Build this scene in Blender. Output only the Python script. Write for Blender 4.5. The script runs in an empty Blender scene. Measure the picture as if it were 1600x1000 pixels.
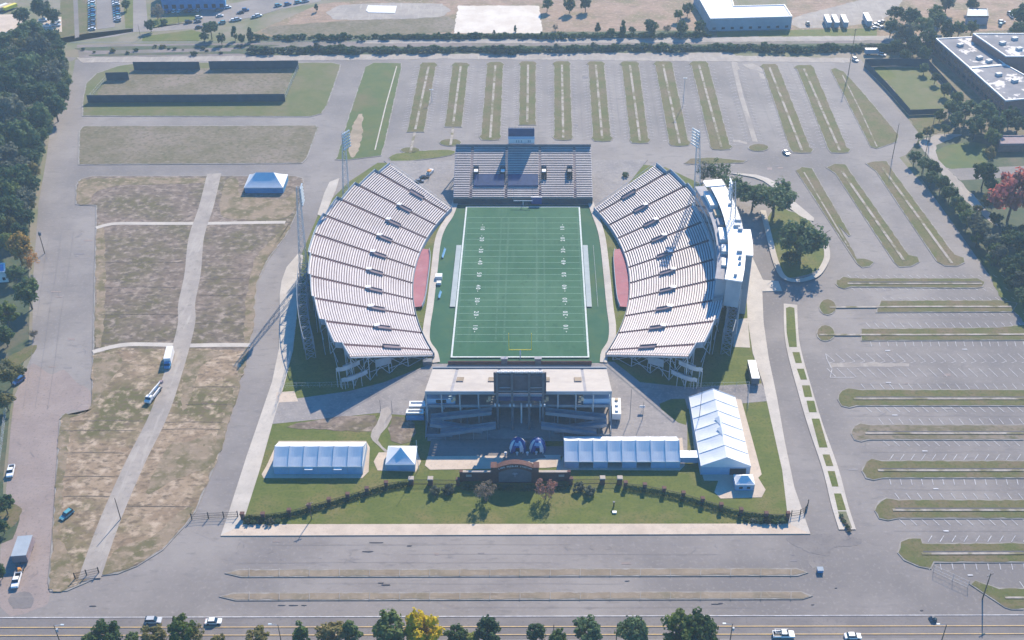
import bpy, bmesh, math, random
from math import radians as R, sin, cos, pi
from mathutils import Vector, Matrix
random.seed(7)
sc = bpy.context.scene
col = sc.collection

# ------------------------------------------------------------------ camera, light, exposure
TH, F, H, CX, CY, PX, PY = R(35.26), 1786.0, 252.3, 5.95, -387.6, 838.0, 500.0
cam_d = bpy.data.cameras.new('camera'); cam = bpy.data.objects.new('camera', cam_d); col.objects.link(cam)
cam.location = (CX, CY, H); cam.rotation_euler = (pi/2 - TH, 0, 0)
cam_d.sensor_width = 36; cam_d.lens = F/1600*36; cam_d.shift_x = -38/1600; cam_d.clip_end = 20000; cam_d.clip_start = 1
sc.camera = cam
SUN_EL, SUN_AZ = 36.0, 18.0            # azimuth measured from +Y towards +X
w = bpy.data.worlds.new('World'); sc.world = w; w.use_nodes = True
nt = w.node_tree; sky = nt.nodes.new('ShaderNodeTexSky'); sky.sky_type = 'NISHITA'; sky.sun_disc = False
sky.sun_elevation = R(SUN_EL); sky.sun_rotation = R(SUN_AZ); sky.dust_density = 0.2; sky.ozone_density = 5
bg = nt.nodes['Background']; hs = nt.nodes.new('ShaderNodeHueSaturation'); hs.inputs['Saturation'].default_value = 1.9; nt.links.new(sky.outputs[0], hs.inputs['Color']); nt.links.new(hs.outputs[0], bg.inputs[0]); bg.inputs[1].default_value = 0.135
sd = bpy.data.lights.new('sun', 'SUN'); sd.energy = 5.0; sd.angle = R(0.5); sd.color = (1, .87, .68)
so = bpy.data.objects.new('sun', sd); col.objects.link(so)
az, el = R(SUN_AZ), R(SUN_EL)
so.rotation_euler = Vector((sin(az)*cos(el), cos(az)*cos(el), sin(el))).to_track_quat('Z', 'Y').to_euler()
sc.view_settings.view_transform = 'Standard'; sc.view_settings.look = 'None'
sc.view_settings.exposure = 0.90; sc.view_settings.gamma = 1

# ------------------------------------------------------------------ helpers
S_, C_ = sin(TH), cos(TH)
def g(px, py, z=0.0):                  # photo point -> place on the level z
    u = (px-PX)/F; v = -(py-PY)/F
    t = (z-H)/(-S_+v*C_)
    return (CX+u*t, CY+(C_+v*S_)*t)
def g3(px, py, z=0.0, up=0.0):
    x, y = g(px, py, z); return Vector((x, y, z+up))

def mat(name, c1, c2=None, s=.2, c3=None, s3=.03, rough=.9, t=(.4, .6), t3=(.5, .7), metal=0, spec=.3, c4=None, s4=3., t4=(.6, .75), rnd=0, emit=0, c5=None, s5=.5, t5=(.55, .75), st=(1, 1, 1)):
    m = bpy.data.materials.new(name); m.use_nodes = True
    n = m.node_tree; b = n.nodes['Principled BSDF']; L = n.links.new
    b.inputs['Roughness'].default_value = rough; b.inputs['Metallic'].default_value = metal
    b.inputs['Specular IOR Level'].default_value = spec
    rgb = lambda c: (c[0], c[1], c[2], 1)
    pos = n.nodes.new('ShaderNodeNewGeometry').outputs['Position']
    def layer(prev, c, sc_, tt, det=5, vec=None):
        nz = n.nodes.new('ShaderNodeTexNoise'); nz.inputs['Scale'].default_value = sc_; nz.inputs['Detail'].default_value = det
        nz.inputs['Roughness'].default_value = .6
        L(vec or pos, nz.inputs['Vector'])
        mr = n.nodes.new('ShaderNodeMapRange'); mr.inputs[1].default_value = tt[0]; mr.inputs[2].default_value = tt[1]
        L(nz.outputs[0], mr.inputs[0])
        mx = n.nodes.new('ShaderNodeMix'); mx.data_type = 'RGBA'
        L(mr.outputs[0], mx.inputs[0])
        if prev is None: mx.inputs[6].default_value = rgb(c1)
        else: L(prev, mx.inputs[6])
        mx.inputs[7].default_value = rgb(c)
        return mx.outputs[2]
    cur = None
    if c2: cur = layer(cur, c2, s, t)
    if c3: cur = layer(cur, c3, s3, t3)
    if c4: cur = layer(cur, c4, s4, t4)
    if c5:
        vm = n.nodes.new('ShaderNodeVectorMath'); vm.operation = 'MULTIPLY'; vm.inputs[1].default_value = st; L(pos, vm.inputs[0]); cur = layer(cur, c5, s5, t5, 6, vm.outputs[0])
    if rnd:
        oi = n.nodes.new('ShaderNodeObjectInfo'); hs = n.nodes.new('ShaderNodeHueSaturation')
        m1 = n.nodes.new('ShaderNodeMapRange'); m1.inputs[3].default_value = 1-rnd; m1.inputs[4].default_value = 1+rnd
        L(oi.outputs['Random'], m1.inputs[0]); L(m1.outputs[0], hs.inputs['Value'])
        m2 = n.nodes.new('ShaderNodeMapRange'); m2.inputs[3].default_value = .5+rnd*.07; m2.inputs[4].default_value = .5-rnd*.07
        L(oi.outputs['Random'], m2.inputs[0]); L(m2.outputs[0], hs.inputs['Hue'])
        if cur: L(cur, hs.inputs['Color'])
        else: hs.inputs['Color'].default_value = rgb(c1)
        cur = hs.outputs[0]
    if cur: L(cur, b.inputs['Base Color'])
    else: b.inputs['Base Color'].default_value = rgb(c1)
    if emit:
        b.inputs['Emission Color'].default_value = rgb(c1); b.inputs['Emission Strength'].default_value = emit
    return m

M = {}
M['ground'] = mat('ground', (.13, .14, .07), (.20, .17, .12), .05, (.26, .22, .19), .018, c4=(.09, .10, .06), s4=.4)
M['asphalt'] = mat('asphalt', (.215, .191, .180), (.252, .226, .211), .045, (.165, .149, .145), .016, t3=(.45, .62), c4=(.285, .258, .242), s4=.9, t4=(.54, .84), c5=(.165, .149, .146), s5=.5, t5=(.55, .74), st=(.35, 1, 1))
M['asphalt_rose'] = mat('asphalt_rose', (.240, .192, .176), (.275, .222, .202), .08, (.20, .166, .156), .03, c4=(.15, .128, .122), s4=1.2, t4=(.54, .76), c5=(.31, .258, .236), s5=.9, t5=(.55, .8), st=(.3, 1, 1))
M['asphalt_new'] = mat('asphalt_new', (.158, .142, .14), (.188, .168, .162), .08, (.215, .192, .18), .04, c4=(.125, .115, .115), s4=1.2, t4=(.52, .76), c5=(.21, .188, .178), s5=.8, t5=(.56, .8), st=(.04, 1, 1))
M['apron'] = mat('apron', (.222, .203, .20), (.265, .242, .232), .12, (.165, .153, .158), .05, c4=(.33, .30, .28), s4=1.2, t4=(.52, .76), c5=(.17, .155, .156), s5=.6, st=(.5, 1, 1))
M['seam_tar'] = mat('seam_tar', (.165, .150, .156), (.20, .182, .186), .6)
M['gravel'] = mat('gravel', (.285, .25, .225), (.34, .30, .265), .15, (.23, .205, .19), .04, c4=(.20, .18, .16), s4=.5, t4=(.55, .8), c5=(.40, .36, .32), s5=.5, st=(1, .12, 1))
M['concrete'] = mat('concrete', (.43, .385, .34), (.49, .44, .385), .15, (.375, .335, .295), .05, c4=(.33, .30, .265), s4=1., t4=(.55, .8))
M['concrete_pink'] = mat('concrete_pink', (.47, .385, .31), (.53, .435, .35), .2, (.40, .325, .265), .07, c4=(.34, .28, .235), s4=1.2, t4=(.55, .8))
M['median'] = mat('median', (.20, .158, .115), (.25, .20, .15), .15, (.15, .13, .085), .06, c4=(.30, .25, .20), s4=.8, t4=(.55, .8), c5=(.14, .11, .08), s5=.5, st=(.15, 1, 1))
M['walk'] = mat('walk', (.27, .235, .20), (.36, .32, .28), .5, (.15, .135, .07), .15, t3=(.48, .6))
M['kerb'] = mat('kerb', (.235, .215, .20), (.285, .262, .24), .5, (.165, .152, .125), .12)
M['grass'] = mat('grass', (.084, .108, .018), (.108, .126, .022), .15, (.155, .135, .045), .06, t3=(.48, .66), c4=(.060, .086, .014), s4=1.3, t4=(.48, .7), c5=(.135, .135, .040), s5=.8, t5=(.56, .78), st=(.2, 1, 1))
M['grass_lush'] = mat('grass_lush', (.070, .104, .030), (.090, .114, .032), .12, (.125, .112, .048), .05, c4=(.056, .086, .024), s4=.8)
M['grass_worn'] = mat('grass_worn', (.120, .105, .048), (.15, .122, .066), .2, (.235, .178, .122), .13, t3=(.44, .57), c4=(.088, .085, .034), s4=.9, c5=(.29, .222, .16), s5=.5, t5=(.53, .65), st=(.7, 1, 1))
M['rut'] = mat('rut', (.085, .066, .05), (.16, .125, .09), 1.5)
M['grass_olive'] = mat('grass_olive', (.092, .112, .034), (.115, .122, .044), .15, (.15, .13, .07), .05, c4=(.072, .092, .026), s4=.8, c5=(.17, .15, .095), s5=.8, t5=(.58, .8), st=(.4, 1, 1))
M['grass_isle'] = mat('grass_isle', (.090, .100, .028), (.128, .108, .046), .16, (.155, .115, .070), .07, t3=(.48, .64), c4=(.064, .078, .020), s4=1.0, t4=(.48, .72), c5=(.18, .145, .10), s5=1.2, t5=(.6, .78))
M['grass_dry'] = mat('grass_dry', (.125, .108, .060), (.165, .135, .092), .12, (.205, .165, .13), .035, t3=(.46, .64), c4=(.085, .085, .038), s4=.5, t4=(.48, .7), c5=(.25, .205, .165), s5=.9, t5=(.55, .75), st=(.45, 1, 1))
M['scrub'] = mat('scrub', (.045, .070, .035), (.07, .085, .045), .2, (.12, .10, .07), .05, c4=(.03, .05, .028), s4=.6)
M['dirt'] = mat('dirt', (.150, .112, .086), (.205, .155, .124), .075, (.108, .092, .042), .03, t3=(.46, .60), c4=(.285, .228, .185), s4=.3, t4=(.49, .66), c5=(.088, .068, .055), s5=.6, t5=(.48, .66), st=(.6, 1, 1))
M['dirt_tan'] = mat('dirt_tan', (.22, .155, .10), (.30, .222, .150), .08, (.105, .095, .036), .03, t3=(.46, .58), c4=(.41, .318, .232), s4=.25, t4=(.49, .66), c5=(.13, .095, .062), s5=.7, t5=(.49, .66), st=(.6, 1, 1))
M['dirt_light'] = mat('dirt_light', (.35, .275, .20), (.27, .21, .15), .16, (.20, .165, .11), .05, c4=(.40, .33, .26), s4=.6)
M['bare'] = mat('bare', (.30, .205, .15), (.235, .165, .115), .10, (.16, .135, .07), .035, t3=(.47, .62), c4=(.40, .30, .23), s4=.5, t4=(.52, .75), c5=(.17, .115, .085), s5=.4, t5=(.52, .7), st=(.25, 1, 1))
M['sand'] = mat('sand', (.62, .56, .49), (.54, .47, .40), .08, c4=(.44, .38, .32), s4=.5, t4=(.58, .8))
M['ballast'] = mat('ballast', (.165, .138, .135), (.205, .172, .165), .12, (.12, .118, .085), .05, c4=(.24, .20, .19), s4=.5, t4=(.55, .8))
M['turf'] = mat('turf', (.018, .088, .042), (.026, .104, .050), .07, (.046, .128, .068), .022, t3=(.42, .66), c4=(.015, .072, .037), s4=.5, t4=(.55, .75), c5=(.056, .136, .078), s5=.25, t5=(.54, .78), st=(1, .12, 1))
M['turf_edge'] = mat('turf_edge', (.022, .088, .046), (.032, .102, .052), .1, (.05, .10, .04), .05, c4=(.018, .075, .042), s4=.5)
M['line'] = mat('line', (.56, .60, .58), (.48, .53, .51), .8)
M['hash'] = mat('hash', (.22, .35, .28), (.16, .28, .22), .8)
M['field_band'] = mat('field_band', (.36, .40, .40), (.31, .35, .355), .3)
M['paint'] = mat('paint', (.62, .61, .62), (.42, .41, .43), .6)
M['paint_yellow'] = mat('paint_yellow', (.58, .40, .18), (.45, .33, .2), .5)
M['stain'] = mat('stain', (.075, .07, .08), (.10, .095, .10), .4)
M['bench'] = mat('bench', (.63, .575, .57), (.57, .52, .52), .25, (.51, .46, .45), .05, c4=(.45, .40, .40), s4=.6, t4=(.55, .74), rough=.6)
M['bench_worn'] = mat('bench_worn', (.60, .53, .52), (.54, .475, .47), .3, (.64, .58, .56), .08, c4=(.45, .39, .39), s4=.5, t4=(.55, .75), rough=.6)
M['tread'] = mat('tread', (.155, .125, .132), (.185, .15, .155), .3)
M['aisle'] = mat('aisle', (.10, .06, .07), (.13, .08, .09), .5)
M['deck_grey'] = mat('deck_grey', (.36, .35, .37), (.30, .29, .31), .3)
M['pale_deck'] = mat('pale_deck', (.50, .45, .40), (.46, .41, .365), .25, (.41, .365, .33), .1, rough=.7)
M['maroon'] = mat('maroon', (.25, .19, .20), (.30, .23, .24), .5)
M['rose'] = mat('rose', (.36, .14, .16), (.31, .125, .145), .3, (.42, .20, .21), .15)
M['steel'] = mat('steel', (.42, .44, .46), (.36, .38, .41), .4, rough=.6)
M['steel_mid'] = mat('steel_mid', (.23, .26, .30), (.19, .22, .26), .4, rough=.6)
M['steel_dark'] = mat('steel_dark', (.10, .11, .13), (.13, .14, .16), .5, rough=.6)
M['white'] = mat('white', (.72, .71, .70), (.66, .65, .65), .3, (.68, .68, .68), .12, rough=.5)
M['vinyl'] = mat('vinyl', (.70, .70, .71), (.65, .66, .68), .4, rough=.45)
M['vinyl_wall'] = mat('vinyl_wall', (.34, .46, .60), (.28, .40, .54), .3, rough=.45)  # white tent walls with their blue shade put into the colour
M['seam'] = mat('seam', (.50, .53, .58), (.45, .48, .53), .5)
M['roof_grey'] = mat('roof_grey', (.165, .165, .185), (.21, .205, .225), .12, (.26, .25, .26), .07, c4=(.62, .57, .52), s4=.085, t4=(.56, .585))
M['roof_pale'] = mat('roof_pale', (.60, .59, .62), (.66, .65, .67), .06, c4=(.78, .77, .77), s4=.08, t4=(.55, .62))
M['wall_cool'] = mat('wall_cool', (.33, .37, .41), (.28, .32, .365), .15)
M['wall_brick'] = mat('wall_brick', (.22, .115, .10), (.26, .14, .12), .8)
M['brick'] = mat('brick', (.11, .055, .048), (.135, .07, .058), 1.2, (.085, .045, .042), .5)
M['stone'] = mat('stone', (.40, .34, .29), (.35, .30, .26), .8)
M['screen'] = mat('screen', (.015, .05, .07), (.025, .065, .085), .3, rough=.8)
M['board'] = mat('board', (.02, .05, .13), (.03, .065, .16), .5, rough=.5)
M['board_back'] = mat('board_back', (.09, .085, .10), (.12, .11, .13), .5)
M['sky_panel'] = mat('sky_panel', (.30, .46, .62), rough=.5)
M['blue'] = mat('blue', (.02, .06, .22), (.03, .08, .27), .6, rough=.5)
M['blue_mid'] = mat('blue_mid', (.05, .22, .42), (.07, .27, .48), .4, rough=.5)
M['glass'] = mat('glass', (.02, .03, .04), rough=.08, spec=.8)
M['tyre'] = mat('tyre', (.02, .02, .02), rough=.9)
M['well_shade'] = mat('well_shade', (.15, .12, .14), (.19, .15, .17), .5)
M['black'] = mat('black', (.015, .015, .018), rough=.6)
M['iron'] = mat('iron', (.02, .022, .025), rough=.6)
M['wood'] = mat('wood', (.12, .085, .06), (.16, .115, .08), .8)
M['bark'] = mat('bark', (.09, .07, .055), (.13, .10, .08), 1.)
M['yellow'] = mat('yellow', (.75, .62, .05), rough=.4)
M['lamp'] = mat('lamp', (.50, .56, .60), rough=.3)
M['tan'] = mat('tan', (.50, .40, .28), (.44, .35, .25), .4)
M['red'] = mat('red', (.45, .06, .05), rough=.4)
M['orange'] = mat('orange', (.6, .25, .05), rough=.5)
CARC = {'white': (.78, .78, .78), 'silver': (.45, .46, .48), 'black': (.02, .02, .025), 'grey': (.16, .165, .18), 'blue': (.04, .11, .26),
        'red': (.32, .03, .03), 'teal': (.10, .30, .34), 'beige': (.45, .40, .32)}
for k, c in CARC.items(): M['car_'+k] = mat('car_paint_'+k, c, rough=.25, spec=.6)
LEAF = {'dark': ((.052, .105, .046), (.085, .140, .052)), 'mid': ((.075, .130, .040), (.105, .155, .045)), 'light': ((.135, .185, .036), (.17, .205, .045)),
        'olive': ((.15, .145, .045), (.19, .17, .055)), 'yellow': ((.46, .36, .012), (.55, .42, .02)), 'orange': ((.50, .25, .06), (.40, .24, .06)),
        'pink': ((.36, .16, .13), (.28, .16, .12)), 'brown': ((.21, .17, .12), (.17, .15, .10)), 'red': ((.52, .14, .12), (.42, .13, .11)), 'grey': ((.10, .125, .085), (.13, .14, .095))}
for k, (a, b) in LEAF.items(): M['leaf_'+k] = mat('leaf_'+k, a, b, .35, rough=.75, spec=.2, rnd=.35 if k not in ('yellow', 'red', 'pink') else .05)

for k in LEAF:
    n = M['leaf_'+k].node_tree; p = n.nodes['Principled BSDF']; src = p.inputs['Base Color'].links[0].from_socket
    tr = n.nodes.new('ShaderNodeBsdfTranslucent'); mx = n.nodes.new('ShaderNodeMixShader'); mx.inputs[0].default_value = .38
    n.links.new(src, tr.inputs[0]); n.links.new(p.outputs[0], mx.inputs[1]); n.links.new(tr.outputs[0], mx.inputs[2]); n.links.new(mx.outputs[0], n.nodes['Material Output'].inputs['Surface'])

class B:                                # collects faces, builds one mesh
    def __init__(s): s.v = []; s.f = []; s.m = []
    def add(s, vs, fs, m=0):
        o = len(s.v); s.v += [tuple(x) for x in vs]; s.f += [[i+o for i in q] for q in fs]; s.m += [m]*len(fs); return s
    def quad(s, a, b, c, d, m=0): return s.add([a, b, c, d], [[0, 1, 2, 3]], m)
    def box(s, c, d, rz=0, m=0, taper=1.0, sh=0):
        x, y, z = d[0]/2, d[1]/2, d[2]/2; vs = []
        for zz, k in ((-z, 1.0), (z, taper)):
            for a, b in ((-x, -y), (x, -y), (x, y), (-x, y)):
                a, b = a*k+(sh if zz > 0 else 0), b*k
                vs.append((c[0]+a*cos(rz)-b*sin(rz), c[1]+a*sin(rz)+b*cos(rz), c[2]+zz))
        return s.add(vs, [[3, 2, 1, 0], [4, 5, 6, 7], [0, 1, 5, 4], [1, 2, 6, 5], [2, 3, 7, 6], [3, 0, 4, 7]], m)
    def tube(s, p, q, r, n=5, m=0, r2=None):
        p, q = Vector(p), Vector(q); d = (q-p)
        if d.length < 1e-6: return s
        d.normalize(); u = d.orthogonal().normalized(); v = d.cross(u); r2 = r if r2 is None else r2; vs = []
        for i in range(n):
            a = 2*pi*i/n; e = u*cos(a)+v*sin(a); vs += [p+e*r, q+e*r2]
        fs = [[2*i, 2*((i+1) % n), 2*((i+1) % n)+1, 2*i+1] for i in range(n)]
        fs += [[2*i for i in range(n)][::-1], [2*i+1 for i in range(n)]]
        return s.add(vs, fs, m)
    def prism(s, pts, z0, z1, m=0, mtop=None):
        n = len(pts); a = sum(pts[i][0]*pts[(i+1) % n][1]-pts[(i+1) % n][0]*pts[i][1] for i in range(n))
        if a < 0: pts = pts[::-1]
        vs = [(p[0], p[1], z0) for p in pts]+[(p[0], p[1], z1) for p in pts]
        s.add(vs, [[i, (i+1) % n, n+(i+1) % n, n+i] for i in range(n)], m)
        return s.add([(p[0], p[1], z1) for p in pts], [list(range(n))], m if mtop is None else mtop)
    def side(s, prof, y0, y1, m=0):      # profile in x,z extruded along y
        n = len(prof); vs = [(p[0], y0, p[1]) for p in prof]+[(p[0], y1, p[1]) for p in prof]
        return s.add(vs, [[i, (i+1) % n, n+(i+1) % n, n+i] for i in range(n)]+[list(range(n))[::-1], [n+i for i in range(n)]], m)
    def mesh(s, name, mats, smooth=False):
        me = bpy.data.meshes.new(name); me.from_pydata(s.v, [], s.f)
        for k in (mats if isinstance(mats, (list, tuple)) else [mats]): me.materials.append(M[k])
        me.polygons.foreach_set('material_index', s.m)
        if smooth: me.polygons.foreach_set('use_smooth', [True]*len(s.f))
        me.update(); return me

def obj(name, me, parent=None, loc=None, label=None):
    o = bpy.data.objects.new(name, me); col.objects.link(o)
    if parent: o.parent = parent
    if loc is not None: o.location = loc
    if label: o['label'] = label
    return o
def tag(o, label, cat, group=None, kind=None):
    o['label'] = label; o['category'] = cat
    if group: o['group'] = group
    if kind: o['kind'] = kind
    return o
def thing(name, label, cat, loc=(0, 0, 0), rz=0, parts=(), group=None, sc_=1):
    o = bpy.data.objects.new(name, None); col.objects.link(o); o.location = loc; o.rotation_euler = (0, 0, rz); o.empty_display_size = .5
    o.scale = (sc_, sc_, sc_) if not isinstance(sc_, tuple) else sc_
    tag(o, label, cat, group)
    for p in parts: addpart(o, p)
    return o
def addpart(o, p):
    q = obj(p[0], p[1], o)
    if len(p) > 2:
        for sub in p[2]: obj(sub[0], sub[1], q)
    return q
def solo(name, me, label, cat, loc=(0, 0, 0), rz=0, group=None, sc_=1):
    o = obj(name, me, None, loc); o.rotation_euler = (0, 0, rz)
    o.scale = (sc_, sc_, sc_) if not isinstance(sc_, tuple) else sc_
    return tag(o, label, cat, group)
def struct(name, me): o = obj(name, me); o['kind'] = 'structure'; return o

def smooth(pts, n=5, closed=True):
    out = []; k = len(pts)
    for i in range(k if closed else k-1):
        P = [pts[(i+j) % k] if closed else pts[min(max(i+j, 0), k-1)] for j in (-1, 0, 1, 2)]
        for a in range(n):
            t = a/n
            out.append(tuple(.5*(2*P[1][c]+(P[2][c]-P[0][c])*t+(2*P[0][c]-5*P[1][c]+4*P[2][c]-P[3][c])*t*t+(3*P[1][c]-P[0][c]-3*P[2][c]+P[3][c])*t**3) for c in (0, 1)))
    if not closed: out.append(tuple(pts[-1]))
    return out
NP = [0]
def patch(name, px, z, m, sm=0):
    NP[0] += 1; z = .032+.0004*(NP[0] % 60) if name in ('worn_patch', 'repair_patch') else z+.001*NP[0]
    if sm: px = smooth(px, sm)
    W = [g(*p) for p in px]
    if m in ('grass', 'grass_dry', 'grass_isle', 'dirt', 'dirt_tan', 'dirt_light', 'bare', 'sand', 'gravel', 'grass_olive', 'grass_worn') and name not in ('lawn',): W = ragged(W, .5, 2.2)
    return struct(name, B().prism(W, max(z-.3, -.3), z).mesh(name, m))
def offset(pts, d):                     # shrink a polygon
    n = len(pts); a = sum(pts[i][0]*pts[(i+1) % n][1]-pts[(i+1) % n][0]*pts[i][1] for i in range(n)); sg = 1 if a > 0 else -1; out = []
    for i in range(n):
        p, q, r = Vector(pts[i-1]), Vector(pts[i]), Vector(pts[(i+1) % n])
        e1, e2 = (q-p), (r-q)
        n1 = Vector((-e1.y, e1.x)).normalized() if e1.length > 1e-6 else Vector((0, 0)); n2 = Vector((-e2.y, e2.x)).normalized() if e2.length > 1e-6 else n1
        k = n1+n2; k = k/max(k.length_squared, .6)*2 if k.length > 1e-6 else n1
        out.append((q.x+k.x*d*sg, q.y+k.y*d*sg))
    return out
def ragged(pts, a=.22, st=1.6):
    out = []; n = len(pts)
    for i in range(n):
        p, q = Vector(pts[i]), Vector(pts[(i+1) % n]); k = max(1, int((q-p).length/st))
        for j in range(k): out.append(tuple(p+(q-p)*j/k+Vector((random.uniform(-a, a), random.uniform(-a, a)))))
    return out
def island(px, m='grass_isle', sm=0, kerb=.3, name='grass_island', zt=.2):
    if sm: px = smooth(px, sm)
    W = [g(*p) for p in px]
    b = B().prism(W, -.2, zt, 0); b.prism(ragged(offset(W, kerb+.1)), zt-.1, zt+.05, 1)
    return struct(name, b.mesh(name, ['kerb', m]))
def ribbon_pts(W, wd):
    L_, R_ = [], []
    for i, p in enumerate(W):
        a = Vector(W[max(i-1, 0)]); b = Vector(W[min(i+1, len(W)-1)]); t = (b-a).normalized(); n = Vector((-t.y, t.x))
        ww = wd[i] if isinstance(wd, list) else wd
        L_.append((p[0]+n.x*ww/2, p[1]+n.y*ww/2)); R_.append((p[0]-n.x*ww/2, p[1]-n.y*ww/2))
    return L_, R_
def ribbon(b, W, wd, z, m=0):
    L_, R_ = ribbon_pts(W, wd)
    for i in range(len(W)-1):
        b.quad((*R_[i], z), (*R_[i+1], z), (*L_[i+1], z), (*L_[i], z), m)
    return b
def path(name, px, wd, z, m, sm=6):
    NP[0] += 1; z += .001*NP[0]
    W = [g(*p) for p in (smooth(px, sm, False) if sm else px)]
    return struct(name, ribbon(B(), W, wd, z).mesh(name, m))

# ------------------------------------------------------------------ ground, roads, lots
struct('ground', B().prism([(-2600, -1500), (2600, -1500), (2600, 3400), (-2600, 3400)], -.6, -.02).mesh('ground', 'ground'))
patch('parking_lot', [(118, 93), (700, 88), (1140, 87), (1345, 92), (1352, 103), (1418, 185), (1440, 215), (1420, 240), (1405, 246), (1470, 320), (1545, 400), (1560, 440), (1640, 500), (1700, 935), (1720, 1080), (-120, 1080), (-60, 950), (0, 940), (12, 760), (22, 620), (50, 555), (52, 430), (60, 320), (72, 250), (80, 195), (100, 165), (112, 125)], 0, 'asphalt')
patch('parking_lot', [(60, 572), (80, 585), (100, 578), (120, 598), (140, 610), (143, 640), (97, 650), (88, 760), (80, 920), (60, 950), (0, 948), (10, 760), (20, 640), (32, 600), (48, 570)], .01, 'asphalt_rose', 3)
patch('road', [(-80, 966), (1700, 961), (1740, 1040), (-120, 1040)], .01, 'asphalt_new')
patch('road', [(-60, 1002), (1700, 996), (1720, 1050), (-120, 1060)], .02, 'asphalt')
patch('grass_verge', [(-90, 1016), (1720, 1010), (1760, 1100), (-160, 1110)], .03, 'grass_dry')
patch('road', [(420, 272), (530, 262), (512, 330), (470, 400), (452, 470), (440, 560), (420, 640), (395, 720), (372, 790), (345, 850), (300, 830), (335, 740), (388, 555), (400, 450), (445, 370), (475, 310), (478, 284)], .01, 'asphalt')
# far side: rail line, back road, lots beyond
patch('road', [(60, 60), (90, 66), (180, 57), (210, 50), (300, 45), (420, 18), (500, 2), (505, -12), (440, 8), (300, 35), (225, 45), (170, 48), (110, 56), (70, 62), (40, 90), (95, 98), (120, 90), (84, 86)], .02, 'asphalt', 2)
patch('road', [(204, -20), (226, -20), (232, 48), (208, 50)], .03, 'asphalt')
patch('rail_bed', [(120, 70), (1470, 56), (1480, 80), (124, 90)], .02, 'ballast')
for q in ([(130, 74), (300, 71), (420, 70), (420, 73), (250, 77), (140, 79)], [(150, 85), (260, 82), (400, 80), (400, 83), (240, 86), (150, 88)]): patch('rail_bank', smooth(q, 3), .05, 'scrub')
for k_ in (0, 1.2): path('rail', [(110, 66+k_), (500, 64.5+k_), (1000, 61.5+k_), (1480, 57.5+k_)], .25, .1, 'steel_mid', 0)
for P_ in ([(395, 74), (700, 73), (1000, 70), (1470, 68), (1475, 80), (1000, 84), (700, 85), (395, 86)], [(420, 58), (620, 55), (900, 50), (1110, 48), (1110, 56), (620, 63), (420, 65)]): patch('undergrowth', smooth(P_, 3), .04, 'scrub')
patch('road', [(560, 63), (900, 60), (1470, 55), (1470, 62), (1000, 67), (560, 68)], .05, 'gravel')
patch('service_road', [(120, 90), (720, 84), (1140, 82), (1150, 87), (1330, 91), (1330, 98), (700, 92), (130, 98)], .05, 'gravel')
patch('bare_lot', [(395, 52), (500, 6), (700, -12), (1115, -14), (1105, 47), (1000, 52), (900, 49), (620, 57), (440, 60)], .02, 'bare')
patch('bare_lot', [(420, 42), (590, 30), (700, 26), (706, 50), (560, 56), (430, 56)], .04, 'grass_dry', 2)
patch('bare_lot', [(520, 30), (530, 8), (690, 6), (690, 26), (600, 30)], .05, 'gravel', 2)
patch('sand_lot', [(716, 9), (842, 9), (848, 52), (709, 52)], .05, 'sand')
patch('concrete_pad', [(575, 9), (620, 10), (617, 21), (576, 20), (572, 17)], .3, 'white')
patch('bare_lot', [(1110, 48), (1235, 44), (1225, -20), (1700, -30), (1700, 40), (1440, 55), (1300, 58), (1120, 60)], .02, 'bare')
patch('lawn', [(1120, 50), (1240, 47), (1370, 44), (1370, 58), (1120, 60)], .04, 'grass')
patch('gravel_yard', [(1240, 28), (1300, 12), (1380, -8), (1410, 0), (1372, 35), (1250, 44)], .05, 'gravel', 2)
patch('parking_lot', [(150, -12), (176, -12), (180, 42), (152, 46)], .04, 'asphalt')
patch('lawn', [(95, -10), (138, -10), (138, 52), (92, 60)], .04, 'grass_isle')
patch('ditch', [(114, -10), (121, -10), (124, 58), (117, 60)], .05, 'asphalt_new')
patch('lawn', [(192, -10), (208, -10), (208, 44), (196, 44)], .04, 'grass')
patch('lawn', [(240, 30), (310, 22), (316, 28), (235, 44)], .05, 'grass')
patch('lawn', [(224, 57), (300, 47), (320, 52), (310, 64), (222, 64)], .05, 'grass')
patch('parking_lot', [(312, 14), (440, -8), (470, 4), (400, 26), (320, 40)], .04, 'asphalt')
patch('sand_lot', [(-60, 24), (48, 22), (16, 52), (-60, 56)], .04, 'concrete_pink')
patch('sand_lot', [(50, 34), (96, 26), (97, 50), (75, 48)], .04, 'concrete_pink')
# woodland floor at the left and right
patch('woodland_floor', [(-200, 60), (20, 52), (100, 100), (106, 150), (72, 200), (66, 250), (50, 300), (45, 430), (45, 545), (22, 600), (10, 700), (5, 780), (30, 795), (25, 830), (0, 850), (-120, 850)], .02, 'scrub', 2)
patch('woodland_floor', [(1415, 243), (1440, 214), (1480, 210), (1700, 170), (1760, 520), (1640, 505), (1560, 450), (1470, 322)], .01, 'scrub')
patch('path', [(1436, 222), (1460, 212), (1505, 210), (1462, 228), (1476, 256), (1516, 300), (1556, 345), (1550, 350), (1500, 305), (1448, 240)], .04, 'gravel', 2)
patch('lawn', [(1462, 236), (1500, 224), (1540, 226), (1540, 258), (1500, 263), (1478, 262)], .05, 'grass_lush', 2)
patch('road', [(1480, 264), (1640, 258), (1660, 272), (1500, 282)], .04, 'asphalt')
patch('verge', [(1532, 400), (1560, 420), (1625, 500), (1600, 504), (1562, 462)], .05, 'grass')
patch('school_yard', [(1418, 85), (1465, 55), (1700, 40), (1720, 220), (1480, 212)], .02, 'grass_dry')
patch('tennis_field', [(1368, 106), (1445, 106), (1492, 160), (1475, 172), (1422, 171)], .05, 'grass_olive')
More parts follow.
